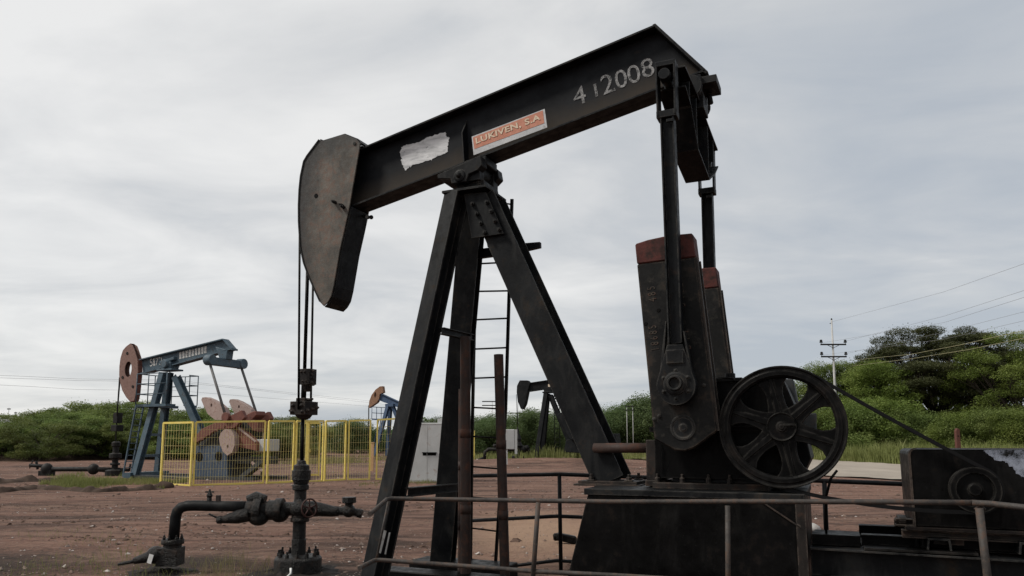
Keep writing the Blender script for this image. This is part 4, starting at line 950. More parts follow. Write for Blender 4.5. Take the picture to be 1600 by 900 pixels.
tp = [Wd(P(x,y,vv)) for x,y in ((738,743.5),(875,741),(1010,746),(1278,751),(1430,757))]; MB().tube(tp, .026, 10).build('top_rail', M['steel'], RB)
tp = [Wd(P(x,y,vv)) for x,y in ((738,813.5),(870,806.5),(1010,812),(1200,822))]; MB().tube(tp, .024, 10).build('middle_rail', M['steel'], RB)
tp = [Wd(P(x,y,vv)) for x,y in ((738,890),(760,889),(870,876),(1010,884))]; MB().tube(tp, .022, 10).build('lower_rail', M['steel'], RB)
for x0,y0,x1,y1 in ((874,741,876.5,893),(1288,752,1293,880)): 
    a, c_ = Wd(P(x0,y0,vv)), Wd(P(x1,y1,vv)); MB().tube([a, c_], .026, 10).build('post', M['steel'], RB)
b = MB(); q = Wd(P(768,745,1.2)); b.tube([Wd(P(768,752+0,1.1)), Wd(P(763,776,1.1)), Wd(P(762,792,1.1))], .012, 6); 

# upright rusty pipes inside the tower
def upright(label, t, f, r, mat=M['rust'], sec=None):
    o = thing('rusty_pipe', label, 'pipe', (f.x, f.y, 0)); L = Matrix.Translation((-f.x, -f.y, 0))
    f0 = Vector((f.x, f.y, -.1)); b = MB(); b.tube([L@f0, L@t], r, 16, cap=False); b.tube([L@t, L@f0.lerp(t, .6)], r*.8, 12, cap=True); b.build('tube', mat, o)
    b = MB(); 
    for k in (.33,.62): c_ = f0.lerp(t, k); b.tube([L@c_+Vector((0,0,-.05)), L@c_+Vector((0,0,.05))], r*1.07, 16)
    pieces(b, 'coupling', mat, o); return o
def W_(px, py, v): return Wd(P(px, py, v))
f = W_(728,918,.0); upright('taller brown rusty pipe standing upright inside the tower legs', W_(727,526,.0), f, .060)
f = W_(719,915,.12); upright('slim rusty pipe standing against the taller brown pipe', W_(720.5,608,.12), f, .030)
f = W_(790,918,.2); upright('shorter brown rusty pipe standing upright before the ladder', W_(779,554,.2), f, .056)
# sole timber / sleeper at the foot of the tower
b = MB(); b.box(Ux*-4.3+Nx*(MAIN.n0-.1)+Vector((0,0,.05)), (1.7,.3,.16), Matrix.Rotation(-YAW,3,'Z')); b.box(Ux*-4.45+Nx*(MAIN.n0+.72)+Vector((0,0,.05)), (1.5,.5,.14), Matrix.Rotation(-YAW,3,'Z'))
for nm, c_, d in (('sole_beam', (-4.2,-.05), (1.5,.3,.22)), ('sole_beam', (-4.35,.78), (1.3,.45,.2)), ('sole_beam', (-4.45,-.78), (1.2,.45,.12))):
    MB().box((c_[0],c_[1],.06), d).build(nm, M['oily'], PJ, .01)
# silver strips on the near leg
d_ = (footN-topN).normalized(); 
b = MB()
for (x0,y0,x1,y1) in ((602,829,593,864),(609,832,602,866)):
    t0_, t1_ = P(x0,y0,-.87), P(x1,y1,-.89); b = MB(); b.beam(t0_, t1_, .035 if x0 < 605 else .018, .006, (0,1,0)); b.build('reflective_strip', M['galvdark'], PJ)

# ------------------------------------------------------------------ wellhead under the horsehead
wh = P(471,735,0); wx = Wd(wh); WH = thing('wellhead', 'black oily wellhead with side pipe and red handwheel below the horsehead', 'wellhead', (wx.x, wx.y, 0))
k_ = 1155.6/wx.y; Z = lambda py: AT(471, py, wx.y).z; XX = lambda px, py: AT(px, py, wx.y).x-wx.x
gl = XX(466, 870)
b = MB(); pf_ = [(.052,Z(900)),(.1,Z(900)),(.1,Z(842)),(.092,Z(842)),(.092,Z(813)),(.115,Z(811)),(.115,Z(804)),(.094,Z(802)),(.094,Z(783)),(.085,Z(780)),(.085,Z(766)),(.115,Z(765)),(.118,Z(758)),(.088,Z(755)),(.078,Z(738)),(.08,Z(733))]
b.lathe((gl*.6,0,0), (0,0,1), [(r_*.88, z_) for r_, z_ in pf_], 24, 0, False); b.build('casing', M['sludge'], WH, .004)
b = MB(); b.lathe((0,0,0), (0,0,1), [(.075,Z(757)),(.095,Z(755)),(.1,Z(751)),(.118,Z(750)),(.118,Z(735)),(.1,Z(734)),(.096,Z(727)),(.06,Z(725)),(.05,Z(720)),(.03,Z(719))], 20); b.build('stuffing_box', M['sludge'], WH)
b = MB(); b.lathe((gl,0,0), (0,0,1), [(.26,.0),(.29,.02),(.29,Z(872)),(.26,Z(868)),(.1,Z(866))], 28); fl = b.build('base_flange', M['sludge'], WH, .008)
b = MB()
for k in range(12): a = 2*math.pi*k/12+.2; b.lathe((gl+.235*math.cos(a), .235*math.sin(a), Z(869)), (0,0,1), [(.026,-.01),(.026,.05),(.014,.05),(.014,.085+.02*(k%2))], 6)
pieces(b, 'bolt', M['sludge'], fl)
b = MB(); cz = Z(795); 
b.ball((0,0,cz), .135, 18, (1.0,1,.92)); b.cyl((0,0,Z(812)),(0,0,1),.115,.05,20); b.build('tee', M['sludge'], WH, .004)
# left: valves and the flow line
b = MB(); 
def X(px, py=795): return (XX(px, py), Z(py))
xa, za = X(455,793); b.lathe((0,0,cz), (-1,0,0), [(.085,.08),(.085,.2),(.1,.2)], 18, 0, True)
def disk(px, py, r, w, y=0, ax=(1,0,0)): x, z = X(px, py); b.cyl((x, y, z), ax, r, w, 22)
disk(437,796,.142,.09); disk(428,797,.125,.14); disk(418,796,.10,.2); disk(405,796,.16,.10); disk(396,796,.13,.14)
x, z = X(405,808); b.ball((x,-.02,z), .125, 16, (1.05,1,.85)); x, z = X(437,803); b.ball((x,0,z), .12, 16, (1,1,.9))
x, z = X(400,785); b.tube([(x-.1,0,z+.03),(x,0,z+.07),(x+.12,0,z+.03)], [.06,.07,.06], 10)
b.build('check_valve', M['sludge'], WH, .004)
b = MB(); x0_, z0_ = X(392,803); x1_, z1_ = X(352,811); b.tube([(x0_,-.06,z0_),(x0_-.14,-.08,z0_-.03),(x1_,-.1,z1_)], [.09,.085,.045], 12); x2,z2 = X(345,806); b.tube([(x1_,-.1,z1_),(x1_-.06,-.1,z1_)], .05, 8); x3,z3 = X(333,801); b.tube([(x1_-.03,-.1,z1_+.01),(x3,-.14,z3)], .014, 6); b.build('side_valve', M['sludge'], WH, .004)
b = MB(); pp = [X(400,791.5), X(350,791), X(305,790)]; el = [(292,790.5),(283,793),(277,799),(274.5,808),(273.5,818)]
pts = [(p[0],0,p[1]) for p in pp]+[(X(*e)[0],0,X(*e)[1]) for e in el]+[(X(271,846)[0],0,X(271,846)[1])]
b.tube(pts, .066, 16); b.build('flow_line', M['dusty'], WH)
b = MB(); x,z = X(341,783); b.box((x,0,z+.02),(.05,.05,.11)); b.build('pipe_stub', M['rust'], WH, .004)
b = MB(); x,z = X(327,783); b.cyl((x,0,z-.0),(0,0,1),.03,.1,10); b.lathe((x,0,z+.04),(0,0,1),[(.025,0),(.04,.03),(.015,.08),(.012,.11)],10); b.box((x,0,z+.115),(.11,.02,.02)); b.build('bleed_valve', M['sludge'], WH, .003)
b = MB(); x,z = X(270,846); b.cyl((x,0,z),(0,0,1),.135,.06,18); b.cyl((x,0,z-.1),(0,0,1),.11,.18,16); b.box((x-.02,0,z-.18),(.26,.24,.22)); 
for k in range(8): a=k*.785; b.bolt((x+.11*math.cos(a),.11*math.sin(a),z+.03),(0,0,1),.02,.03)
x4,z4 = X(246,866); x5,z5 = X(215,876); b.tube([(x,0,z-.16),(x4,-.05,z4-.0),(x5,-.1,z5+.01)], [.1,.085,.04], 12); x6,z6 = X(194,879); b.tube([(x5+.02,-.1,z5+.01),(x6,-.15,z6)], [.025,.018], 8); b.ball((x4,-.05,z4),.11,12); b.build('bottom_valve', M['sludge'], WH, .006)
b = MB(); x,z = X(245,870); quad = MB(); c_ = Vector((x,-.17,z)); quad.box(c_, (.055,.006,.11), Matrix.Rotation(.25,3,'Y')); quad.build('tag_card', M['white'], WH)
def heap(name, x, y, r_, h_, seed):
    b = MB(); V = []; n, m = 9, 26
    for i in range(n+1):
        for k in range(m):
            a = 2*math.pi*k/m; q_ = i/n*r_*(1+.35*noise.noise(Vector((math.cos(a)*1.5, math.sin(a)*1.5, seed)))); px_, py_ = x+q_*math.cos(a), y+q_*math.sin(a)
            V.append((px_, py_, gz(px_,py_)-.02+h_*(1-(i/n)**2)*(.45+.9*abs(noise.fractal(Vector((px_*5, py_*5, seed)), 1, 2, 3)))))
    b.add(V, [(i*m+k, i*m+(k+1)%m, (i+1)*m+(k+1)%m, (i+1)*m+k) for i in range(n) for k in range(m)], 0, False); b.build(name, M['oilsoil'], kind='structure')
M['oilsoil'] = simple('oil_soaked_soil', (.016,.0125,.011), .8, .5, 6)
heap('oily_soil', wx.x-.05, wx.y-.05, .75, .10, 1); heap('oily_soil', wx.x-1.75, wx.y+.05, .5, .08, 2)
for k_i, (u_, v_) in enumerate(((-4.66,-.75),(-4.64,.78),(-3.9,.2))): w_ = Ux*u_+Nx*(MAIN.n0+v_); heap('oily_soil', w_.x, w_.y, .55, .10, 3+k_i)
# right: handwheel valve, tapered nipple, end valve
b = MB(); x0_,z0_ = X(482,793); x1_,z1_ = X(522,799); b.tube([(.05,0,cz),(x0_+.05,0,cz-.0),(x0_+.16,0,cz-.01),(x1_-.02,0,z1_),(x1_+.06,0,z1_-.0)], [.09,.1,.085,.07,.06], 14)
x2,z2 = X(545,798); b.tube([(x1_,0,z1_),(x2,0,z2)], .052, 12); b.ball((x2,0,z2), .085, 14); x3,z3 = X(566,803); b.tube([(x2,0,z2),(x3,0,z3)], [.05,.045], 12); b.cyl((x3-.03,0,z3+.005),(1,0,-.25),.056,.06,12); b.lathe((x2,0,z2),(0,0,1),[(.05,.0),(.05,.09),(.09,.1),(.09,.17),(.06,.17)],8); b.build('side_valve', M['sludge'], WH, .003)
b = MB(); x,z = X(489,792); c_ = Vector((x,-.17,z)); rr_ = .098
rim = [c_+Vector((rr_*math.cos(t)*.78, .06*math.cos(t), rr_*math.sin(t)*1.15)) for t in [2*math.pi*k/28 for k in range(29)]]
b.tube(rim, .011, 8, cap=False)
for k in range(5): t = 1.57+2*math.pi*k/5; b.tube([c_, c_+Vector((rr_*math.cos(t)*.78, .06*math.cos(t), rr_*math.sin(t)*1.15))], .009, 6)
b.tube([c_+Vector((0,-.02,0)), c_+Vector((0,.2,0))], .018, 8); b.build('handwheel', metal('dull_red_wheel', (.04,.016,.014), (.065,.027,.022), (.05,.03,.02), .4, (.06,.05,.045), .4, .6), WH)
b = MB(); x,z = X(466,886); b.tube([(x,-.32,z+.04),(x+.01,-.34,z-.02),(x-.03,-.36,z-.06)], .016, 6); b.build('white_rag', M['white'], WH)

# ------------------------------------------------------------------ background pumpjacks
def poly_px(fr, pts, v, x0, y0, k): return [fr.uz(*C7(x, y, x0, y0, k), v) for x, y in pts]
FB = Frame(25.5); PB = FB.P
x0,y0,k = 160,500,3.461
c = lambda x, y, v: FB.P(*C7(x, y, x0, y0, k), v)
BJ = thing('pumpjack', 'blue and red pumpjack numbered 5172 behind the yellow mesh fence', 'pumpjack', FB.o, -YAW)
vn = -.22
hb = poly_px(FB, [(150,129),(128,145),(110,166),(98,205),(92,250),(91,300),(98,345),(108,380),(128,415),(150,440),(171,436),(179,400),(186,330),(191,280),(191,240),(188,210),(180,185),(172,160),(163,138)], vn, x0, y0, k)
hc = c(139,266,vn); hr = (.24,.38)
def holed(b, poly, hole, v0, v1):
    """plate with an oval hole through it"""
    n = len(poly); m = len(hole)
    j = min(range(m), key=lambda q: (hole[q][0]-poly[0][0])**2+(hole[q][1]-poly[0][1])**2); hole = hole[j:]+hole[:j]
    ring = poly+[poly[0]]+[hole[0]]+hole[:0:-1]+[hole[0]]
    V = [(p[0], v0, p[1]) for p in ring]+[(p[0], v1, p[1]) for p in ring]; q = len(ring)
    b.add(V, [list(range(q)), list(range(2*q-1, q-1, -1))]+[(i, (i+1)%q, q+(i+1)%q, q+i) for i in range(q) if i not in (n, q-1)])
def oval(cx, cz, rx, rz, n=18): return [(cx+rx*math.cos(2*math.pi*i/n), cz+rz*math.sin(2*math.pi*i/n)) for i in range(n)]
# orient polygon counter-clockwise so the hole ring (clockwise) bridges cleanly
def ccw(p): return p if sum(p[i][0]*p[(i+1)%len(p)][1]-p[(i+1)%len(p)][0]*p[i][1] for i in range(len(p))) > 0 else p[::-1]
b = MB(); hl = oval(hc.x, hc.z, hr[0], hr[1]); holed(b, ccw(hb), hl, vn, vn+.03); holed(b, ccw(hb), hl, .02, .05); hd2 = b.build('horsehead', M['redpale'], BJ)
b = MB(); skin(b, hb[:11], vn+.02, .03, .03, 1); skin(b, hb[10:16], vn+.02, .03, .03, 1)
b.build('head_casing', M['redbrown'], hd2)
b = MB()
for x,y in ((135,180),(110,310),(165,360)): q = c(x,y,vn); b.cyl((q.x,vn-.01,q.z),(0,1,0),.07,.03,10)
pieces(b, 'bolt', M['dark'], hd2)
bt = [c(197,212,-.2), c(648,100,-.2), c(697,158,-.2), c(203,292,-.2)]
b = MB(); lo2 = bt[2]; b.prism([(p.x,p.z) for p in bt], -.02, .02)
def flange(b, p, q, w, t): b.hexa([(p.x,-w,p.z),(q.x,-w,q.z),(q.x,w,q.z),(p.x,w,p.z),(p.x,-w,p.z+t),(q.x,-w,q.z+t),(q.x,w,q.z+t),(p.x,w,p.z+t)])
flange(b, bt[0], bt[1], .2, -.05); flange(b, bt[3], bt[2], .2, .05); flange(b, bt[1], bt[2], .2, -.04); bm2 = b.build('walking_beam', M['blue'], BJ)
for i,(ch,xa,xb) in enumerate((('5',257,272),('1',275,284),('7',286,304),('2',306,324))):
    lettering('painted_number', ch, c(xa,252-(xa-257)*.2,-.028), c(xb,252-(xb-257)*.2,-.028), .36, M['bgletter'], bm2)
b = MB()
for i in range(9):
    xa = 415+i*17; q0,q1,q2,q3 = [c(xx,yy-(xx-415)*.235,-.03) for xx,yy in ((xa,212),(xa+12,212),(xa+12,176),(xa,176))]
    b.hexa([q0,q1,q1+Vector((0,.004,0)),q0+Vector((0,.004,0)),q3,q2,q2+Vector((0,.004,0)),q3+Vector((0,.004,0))])
b.build('worn_sign', M['bgletter'], bm2)
def hleg(par, a, d, w, mat, name='tower_leg'): b = MB(); b.hbeam(a, d, w, w, .03, (0,1,0)); return b.build(name, mat, par)
A1,A2,A3 = c(330,285,-.3), c(362,285,.3), c(398,305,0)
fA = c(178,848,-.95); fA.z = .1; fB = c(300,812,.95); fB.z=.1; fC = Vector((A3.x+2.55,0,.9))
hleg(BJ, A1, fA, .28, M['blue']); hleg(BJ, A2, fB, .28, M['blue']); hleg(BJ, A3, fC, .30, M['blue'])
b = MB(); q = c(365,272,0); b.box((q.x,0,q.z),(1.0,.7,.08)); b.cyl((q.x,0,q.z+.28),(0,1,0),.2,.8,16); b.box((q.x,0,q.z+.2),(.6,.5,.35)); b.box((q.x-.02,0,q.z+.45),(.95,.42,.14),Matrix.Rotation(-.2,3,'Y')); b.build('center_bearing', M['blue'], BJ, .02)
# platform with rails, ladder
pz_ = c(260,455,-.9).z; ux0, ux1 = c(190,455,-.9).x, c(352,455,-.9).x; ux2 = c(448,462,.3).x
b = MB(); b.bb((ux0,-1.0,pz_-.12),(ux1,-.45,pz_)); b.bb((ux0,-1.0,pz_-.12),(ux0+.5,1.0,pz_)); b.bb((ux1-.3,.45,pz_-.12),(ux2,1.0,pz_)); b.build('platform', M['blue'], BJ)
b = MB(); ht = c(245,290,-.95).z
for zz in (ht, (ht*2+pz_)/3, (ht+2*pz_)/3): b.tube([(ux1,-1,zz),(ux0,-1,zz),(ux0,1,zz),(ux2,1,zz),(ux2,.45,zz)], .022, 6)
for p in ((ux0,-1),(ux0+.75,-1),(ux1,-1),(ux0,1),((ux0+ux2)/2,1),(ux2,1),(ux2,.5),(ux0,0)): b.tube([(*p,pz_),(*p,ht)], .024, 6)
b.build('handrail', M['blue'], BJ)
b = MB(); l0, l1 = c(183,455,-.6), c(112,815,-.6); l1.z = 0
for sy in (0,.42): b.beam(l0+Vector((0,sy,0)), l1+Vector((0,sy,0)), .06,.06)
for i in range(12): q = l0.lerp(l1, (i+.5)/12); b.tube([q,q+Vector((0,.42,0))],.02,6)
b.build('ladder', M['blue'], BJ)
b = MB()
for zz in (.9, 1.9): 
    pA, pB = fA.lerp(A1, zz/A1.z), fB.lerp(A2, zz/A2.z); b.beam(pA, pB, .12,.12)
b.beam(fA+Vector((-.2,-.3,0)), fB+Vector((.2,.3,0)), .4,.25); pieces(b, 'cross_brace', M['blue'], BJ)
# equalizer + pitmans
q0, q1 = c(590,215,-.9), c(742,248,.9); um = (q0.x+q1.x)/2; zz = (q0.z+q1.z)/2
b = MB(); b.box((um,0,zz),(.3,2.1,.36)); b.cyl((um,-.95,zz+.04),(1,0,0),.24,.4,12); b.cyl((um,.95,zz+.04),(1,0,0),.24,.4,12); b.prism([(um-.5,zz+.75),(um+.25,zz+.55),(um+.2,zz+.15),(um-.2,zz+.15)], -.2,.2); b.build('equalizer', M['blue'], BJ, .02)
pn0, pn1 = c(668,525,-.98), c(785,515,.98)
for (t_, e_) in (((um,-.95,zz-.1), pn0), ((um,.95,zz-.1), Vector((pn0.x,.98,pn0.z)))):
    b = MB(); b.tube([t_, e_], .058, 10); b.build('pitman_arm', M['galvdark'], BJ)
# cranks: slab plus pairs of rounded weights
sft = c(735,610,-.9)            # crank shaft
x1_,y1_,k1 = 280,590,5.294
d1 = lambda x, y, v: FB.P(*C7(x, y, x1_, y1_, k1), v)
slab = [FB.uz(*C7(x,y,x1_,y1_,k1),-.8) for x,y in ((130,505),(200,425),(300,380),(400,335),(530,270),(560,330),(470,420),(330,430),(240,490),(140,550))]
lobe1 = [FB.uz(*C7(x,y,x1_,y1_,k1),-.95) for x,y in ((300,350),(240,300),(205,230),(187,185),(195,165),(225,162),(270,180),(330,215),(370,250),(390,300),(370,350))]
lobe2 = [FB.uz(*C7(x,y,x1_,y1_,k1),-.95) for x,y in ((345,460),(380,425),(430,430),(460,480),(462,560),(440,620),(400,645),(365,610),(340,550),(333,500))]
for sg in (-1,1):
    vA, vB = (-.92,-.72) if sg < 0 else (.72,.92)
    cr = MB().prism(slab, vA, vB).build('crank', M['redbrown'], BJ, .02)
    for lb, (hx_,hy_) in ((lobe1,(270,228)),(lobe2,(405,570))):
        q = d1(hx_,hy_,-.95); b = MB(); holed(b, ccw(lb), oval(q.x,q.z,.055,.075,10), vA-.06, vB+.03); b.build('counterweight', M['pink'], cr)
    b = MB(); b.cyl((pn0.x, sg*.97, pn0.z),(0,1,0),.2,.16,16)
    for i in range(5): p = Vector(slab[0]).lerp(Vector(slab[4]), .2+.15*i); b.cyl((p.x+.05, sg*.93, p.y-.25),(0,1,0),.06,.06,8)
    b.build('wrist_pin_bearing', M['redbrown'], cr, .01)
arm2 = [FB.uz(*C7(x,y,x1_,y1_,k1),0) for x,y in ((560,330),(640,285),(672,278),(680,310),(640,350),(690,360),(690,450),(540,420))]
MB().prism(arm2, -.3, .3).build('gearbox', M['redbrown'], BJ, .02)
gd = [FB.uz(*C7(x,y,x1_,y1_,k1),-.6) for x,y in ((470,395),(520,420),(650,535),(650,605),(485,570),(465,500))]
b = MB(); b.prism(gd, -.7,-.4); g1 = b.build('belt_guard', metal('orange_red_guard', (.14,.05,.034), (.19,.07,.048), (.1,.05,.035), .3, (.15,.1,.08), .3, .6), BJ, .01)
b = MB(); p,q = gd[0], gd[2]; b.beam((p[0],-.72,p[1]+.03),(q[0],-.72,q[1]+.03),.05,.07); b.build('guard_edge', M['pink'], g1)
pd = [FB.uz(*C7(x,y,x1_,y1_,k1),-.75) for x,y in ((130,575),(150,560),(375,565),(392,600),(405,850),(118,850))]
MB().prism([FB.uz(*C7(x,y,x1_,y1_,k1),-.6) for x,y in ((150,560),(210,430),(480,330),(560,420),(480,640),(390,620))], -.55, .55).build('reducer_case', M['greyblk'], BJ, .03)
b = MB(); q = d1(440,700,0); b.bb((q.x-.35,-.6,0),(q.x+.35,.6,q.z+.5)); b.build('brake_stand', M['greyblk'], BJ, .03)
b = MB(); b.prism(pd, -.75, .75); pdo = b.build('pedestal', M['bluepale'], BJ, .02)
b = MB()
for x,y in ((165,655),(325,650)): q = d1(x,y,-.76); b.cyl((q.x,-.755,q.z),(0,1,0),.2,.03,14)
pieces(b, 'access_hole', bpy.data.materials['black_hole'], pdo)
b = MB(); q = d1(490,690,-.3); q2 = d1(640,640,-.3)
b.bb((q.x-.6,-.4,q.z-.12),(q2.x+.5,.5,q.z+.18)); b.bb((q.x-.5,-.5,.1),(q.x-.1,.5,q.z)); 
for x,y in ((540,740),(575,720),(680,690)): p = d1(x,y,-.3); b.bb((p.x-.04,-.3,0),(p.x+.04,-.2,q.z))
p0_, p1_ = d1(520,830,-.5), d1(700,690,-.5); b.beam((p0_.x,-.5,p0_.z),(p1_.x,-.5,p1_.z),.3,.2)
b.build('motor_skid', M['greyblk'], BJ, .01)
b = MB(); p0_ = d1(650,510,-.3); p1_ = d1(750,610,-.3); b.bb((p0_.x,-.5,p1_.z),(p1_.x,.3,p0_.z)); b.build('motor_box', M['cab'], BJ, .02)
b = MB(); p0_ = d1(600,700,-.55); p1_ = d1(690,770,-.55); b.beam(p0_, p1_, .06,.1); b.build('strut', M['pink'], BJ)
b = MB(); zf = .05; b.bb((fA.x-.4,-1.1,-.05),(d1(760,850,0).x,-.75,.12)); b.bb((fA.x-.4,.75,-.05),(d1(760,850,0).x,1.1,.12)); b.build('base_rail', M['greyblk'], BJ)
# bridle, rod, wellhead of the blue pumpjack
for vv_, xt in ((-.16, 92),(.16, 97)): MB().tube([c(xt,310,vv_), c(79,520,vv_)], .025, 6).build('bridle_cable', M['dark'], BJ)
b = MB(); b.tube([c(88,380,0), c(66,735,0)], .035, 8); q = c(83,530,0); b.box(q,(.3,.3,.5)); b.box(c(80,585,0),(.4,.4,.3)); b.build('polished_rod', M['dark'], BJ, .02)
q = Wd_B = FB.o + Ux*c(64,850,0).x; WB = thing('wellhead', 'small black wellhead with long side pipe under the blue pumpjack', 'wellhead', (q.x,q.y,gz(q.x,q.y)))
b = MB(); b.lathe((0,0,0),(0,0,1),[(.42,0),(.42,.25),(.3,.3),(.14,.32),(.14,.5),(.22,.5),(.22,.6),(.14,.62),(.14,.8),(.28,.85),(.28,1.05),(.14,1.1),(.14,1.4),(.2,1.42),(.2,1.6),(.1,1.65)],14); b.build('casing', M['dark'], WB, .01)
zp = AT(140,733,q.y).z-gz(q.x,q.y); xL = AT(75,733,q.y).x-q.x; xM = AT(146,733,q.y).x-q.x
b = MB(); b.tube([(0,0,zp-.05),(xM,0,zp),(xL+.25,0,zp),(xL,0,zp-.15),(xL-.05,0,.0)], .12, 10); b.ball((xM,0,zp),.27,10); b.tube([(.1,0,zp),(.7,0,zp-.05)],.08,8); b.tube([(.7,0,zp-.1),(.75,0,zp+.25)],.05,6); b.build('flow_line', M['dark'], WB)
b = MB(); b.ball((xL-.05,0,.3),.28,10,(1,1,1.1)); b.tube([(xL-.1,0,.45),(xL-.9,0,.5)],.09,8); b.tube([(xL-.9,-.0,.35),(xL-.75,0,.75)],.03,6); b.tube([(xL-.5,0,.3),(xL-.6,0,.7)],.06,6); b.box((xL-.05,0,.12),(.6,.4,.25)); b.build('side_valve', M['dark'], WB, .01)

def simple_jack(label, fr, trace, mats, head_hole):
    """trace: function pixel->local point; builds head, beam, three legs, cranks, gearbox and rods"""
    J = thing('pumpjack', label, 'pumpjack', fr.o, -YAW); return J
# distant black pumpjack seen between the legs
FD = Frame(50.4); x0d,y0d,kd = 720,560,4.091
cD = lambda x, y, v=0: FD.P(*C7(x, y, x0d, y0d, kd), v)
DJ = thing('pumpjack', 'distant black pumpjack seen below the rear tower leg', 'pumpjack', FD.o, -YAW)
hp_ = [(cD(x,y,-.22).x, cD(x,y,-.22).z) for x,y in ((375,140),(425,140),(442,160),(430,200),(412,290),(395,326),(382,322),(362,270),(356,215),(358,175))]
MB().prism(hp_, -.22,.22).build('horsehead', M['blackfar'], DJ, .03)
b = MB(); pts = [cD(438,157), cD(585,135), cD(600,190), cD(430,215)]; 
far_ = Vector((pts[1].x-pts[0].x,0,pts[1].z-pts[0].z)); e_ = 1.75
p1,p2 = pts[0]+far_*e_, pts[3]+(pts[2]-pts[3])*e_*.95
b.prism([(pts[0].x,pts[0].z),(p1.x,p1.z),(p2.x,p2.z),(pts[3].x,pts[3].z)], -.03,.03); flange(b, pts[0], p1, .16, -.05); flange(b, pts[3], p2, .16, .05); bd = b.build('walking_beam', M['blackfar'], DJ)
b = MB(); q0_,q1_ = cD(558,165,-.17), cD(592,195,-.17); b.bb((q0_.x,-.175,q1_.z),(q1_.x,-.16,q0_.z)); b.build('pale_plate', M['cream'], bd)
b = MB(); q0_,q1_ = cD(458,162,-.04), cD(510,195,-.04); b.bb((q0_.x,-.045,q1_.z),(q1_.x,-.034,q0_.z)); b.build('dark_patch', M['belt'], bd)
tD = cD(562,222); b = MB(); b.box((tD.x,0,tD.z+.05),(.8,.6,.1)); b.box((tD.x,0,tD.z+.25),(.6,.5,.4)); b.build('center_bearing', M['blackfar'], DJ, .03)
f1 = cD(484,600,-.8); f2 = cD(520,600,.8); f1.z = f2.z = .5; f3 = cD(690,520); 
hleg(DJ, cD(545,225,-.2), f1, .3, M['blackfar']); hleg(DJ, cD(556,225,.2), f2, .3, M['blackfar']); hleg(DJ, cD(572,235), f3, .32, M['blackfar'])
b = MB(); l0 = cD(596,230,.4); l1 = cD(602,580,.8)
for sx in (0,.4): b.beam(l0+Vector((sx,0,0)), l1+Vector((sx,0,0)), .05,.05)
for i in range(12): q = l0.lerp(l1,(i+.5)/12); b.tube([q,q+Vector((.4,0,0))],.02,5)
b.build('ladder', M['blackfar'], DJ); b = MB(); q = cD(590,258,.3); b.box(q+Vector((.2,0,0)),(1.3,.1,.1)); b.build('step_bracket', M['blackfar'], DJ)
ckd = [(cD(x,y,-.8).x, cD(x,y,-.8).z) for x,y in ((612,365),(640,345),(680,350),(760,440),(790,520),(700,520),(640,400))]
for vA, vB in ((-.9,-.65),(.65,.9)): MB().prism(ckd, vA, vB).build('crank', M['blackfar'], DJ, .03)
b = MB(); gp_ = [(cD(x,y,-.5).x, cD(x,y,-.5).z) for x,y in ((660,600),(675,520),(860,500),(990,480),(1000,560),(900,610))]; b.prism(gp_, -.6,.6); b.build('gearbox', M['blackfar'], DJ, .03)
b = MB(); 
q1_ = p1+Vector((-.4,0,-.7)); 
for vv_ in (-.95,.95): b = MB(); b.tube([(q1_.x,vv_,q1_.z),(cD(790,500).x,vv_,cD(790,500).z)], .08, 8); b.build('pitman_arm', M['blackfar'], DJ)
MB().box((q1_.x,0,q1_.z),(.3,2,.35)).build('equalizer', M['blackfar'], DJ)
for vv_, xx in ((-.13,355),(.13,366)): MB().tube([cD(xx,230,vv_), cD(362,440,vv_)], .02, 5).build('bridle_cable', M['dark'], DJ)
b = MB(); b.tube([cD(362,440), cD(365,640)], .045, 8); b.box(cD(362,470),(.2,.2,.4)); b.build('polished_rod', M['dark'], DJ)
q = FD.o+Ux*cD(367,620).x; g0 = gz(q.x,q.y); W2 = thing('wellhead', 'distant black wellhead with bent pipes below the distant black pumpjack', 'wellhead', (q.x,q.y,g0))
zz = AT(800,702,q.y).z-g0; xl = AT(757,702,q.y).x-q.x; xr = AT(827,702,q.y).x-q.x
b = MB(); b.lathe((0,0,0),(0,0,1),[(.5,0),(.5,.25),(.2,.3),(.2,.9),(.35,1.0),(.2,1.3),(.25,1.5),(.1,1.9)],12); b.build('casing', M['dark'], W2)
b = MB(); b.tube([(xr,0,0),(xr,0,zz-.1),(xr-.15,0,zz),(xl+.3,0,zz),(xl+.05,0,zz-.2),(xl,0,0)], .13, 8); b.ball((xr*.45,0,zz),.28,8); b.ball((xl*.35,0,zz),.22,8); b.ball((xl*.7,0,zz+.25),.14,8); b.ball((xr*.75,0,zz+.1),.2,8); b.tube([(xl,0,.1),(xl-.8,0,-.25)],.14,8); b.build('flow_line', M['dark'], W2)
q = AT(798,703,48.); g0 = gz(q.x,q.y); b = MB(); CB = thing('control_box', 'small pale control board on posts before the distant black pumpjack', 'control box', (q.x,q.y,g0))
zt_,zb2 = AT(798,671,48).z-g0, AT(798,702,48).z-g0; b.bb((-.35,-.2,zb2),(.25,.2,zt_)); b.build('case', M['cab'], CB, .03); b = MB(); b.bb((.26,-.2,zb2-.3),(.42,.2,zt_)); b.bb((-.3,-.1,-.1),(-.2,.1,zb2)); b.build('frame', M['cab'], CB)

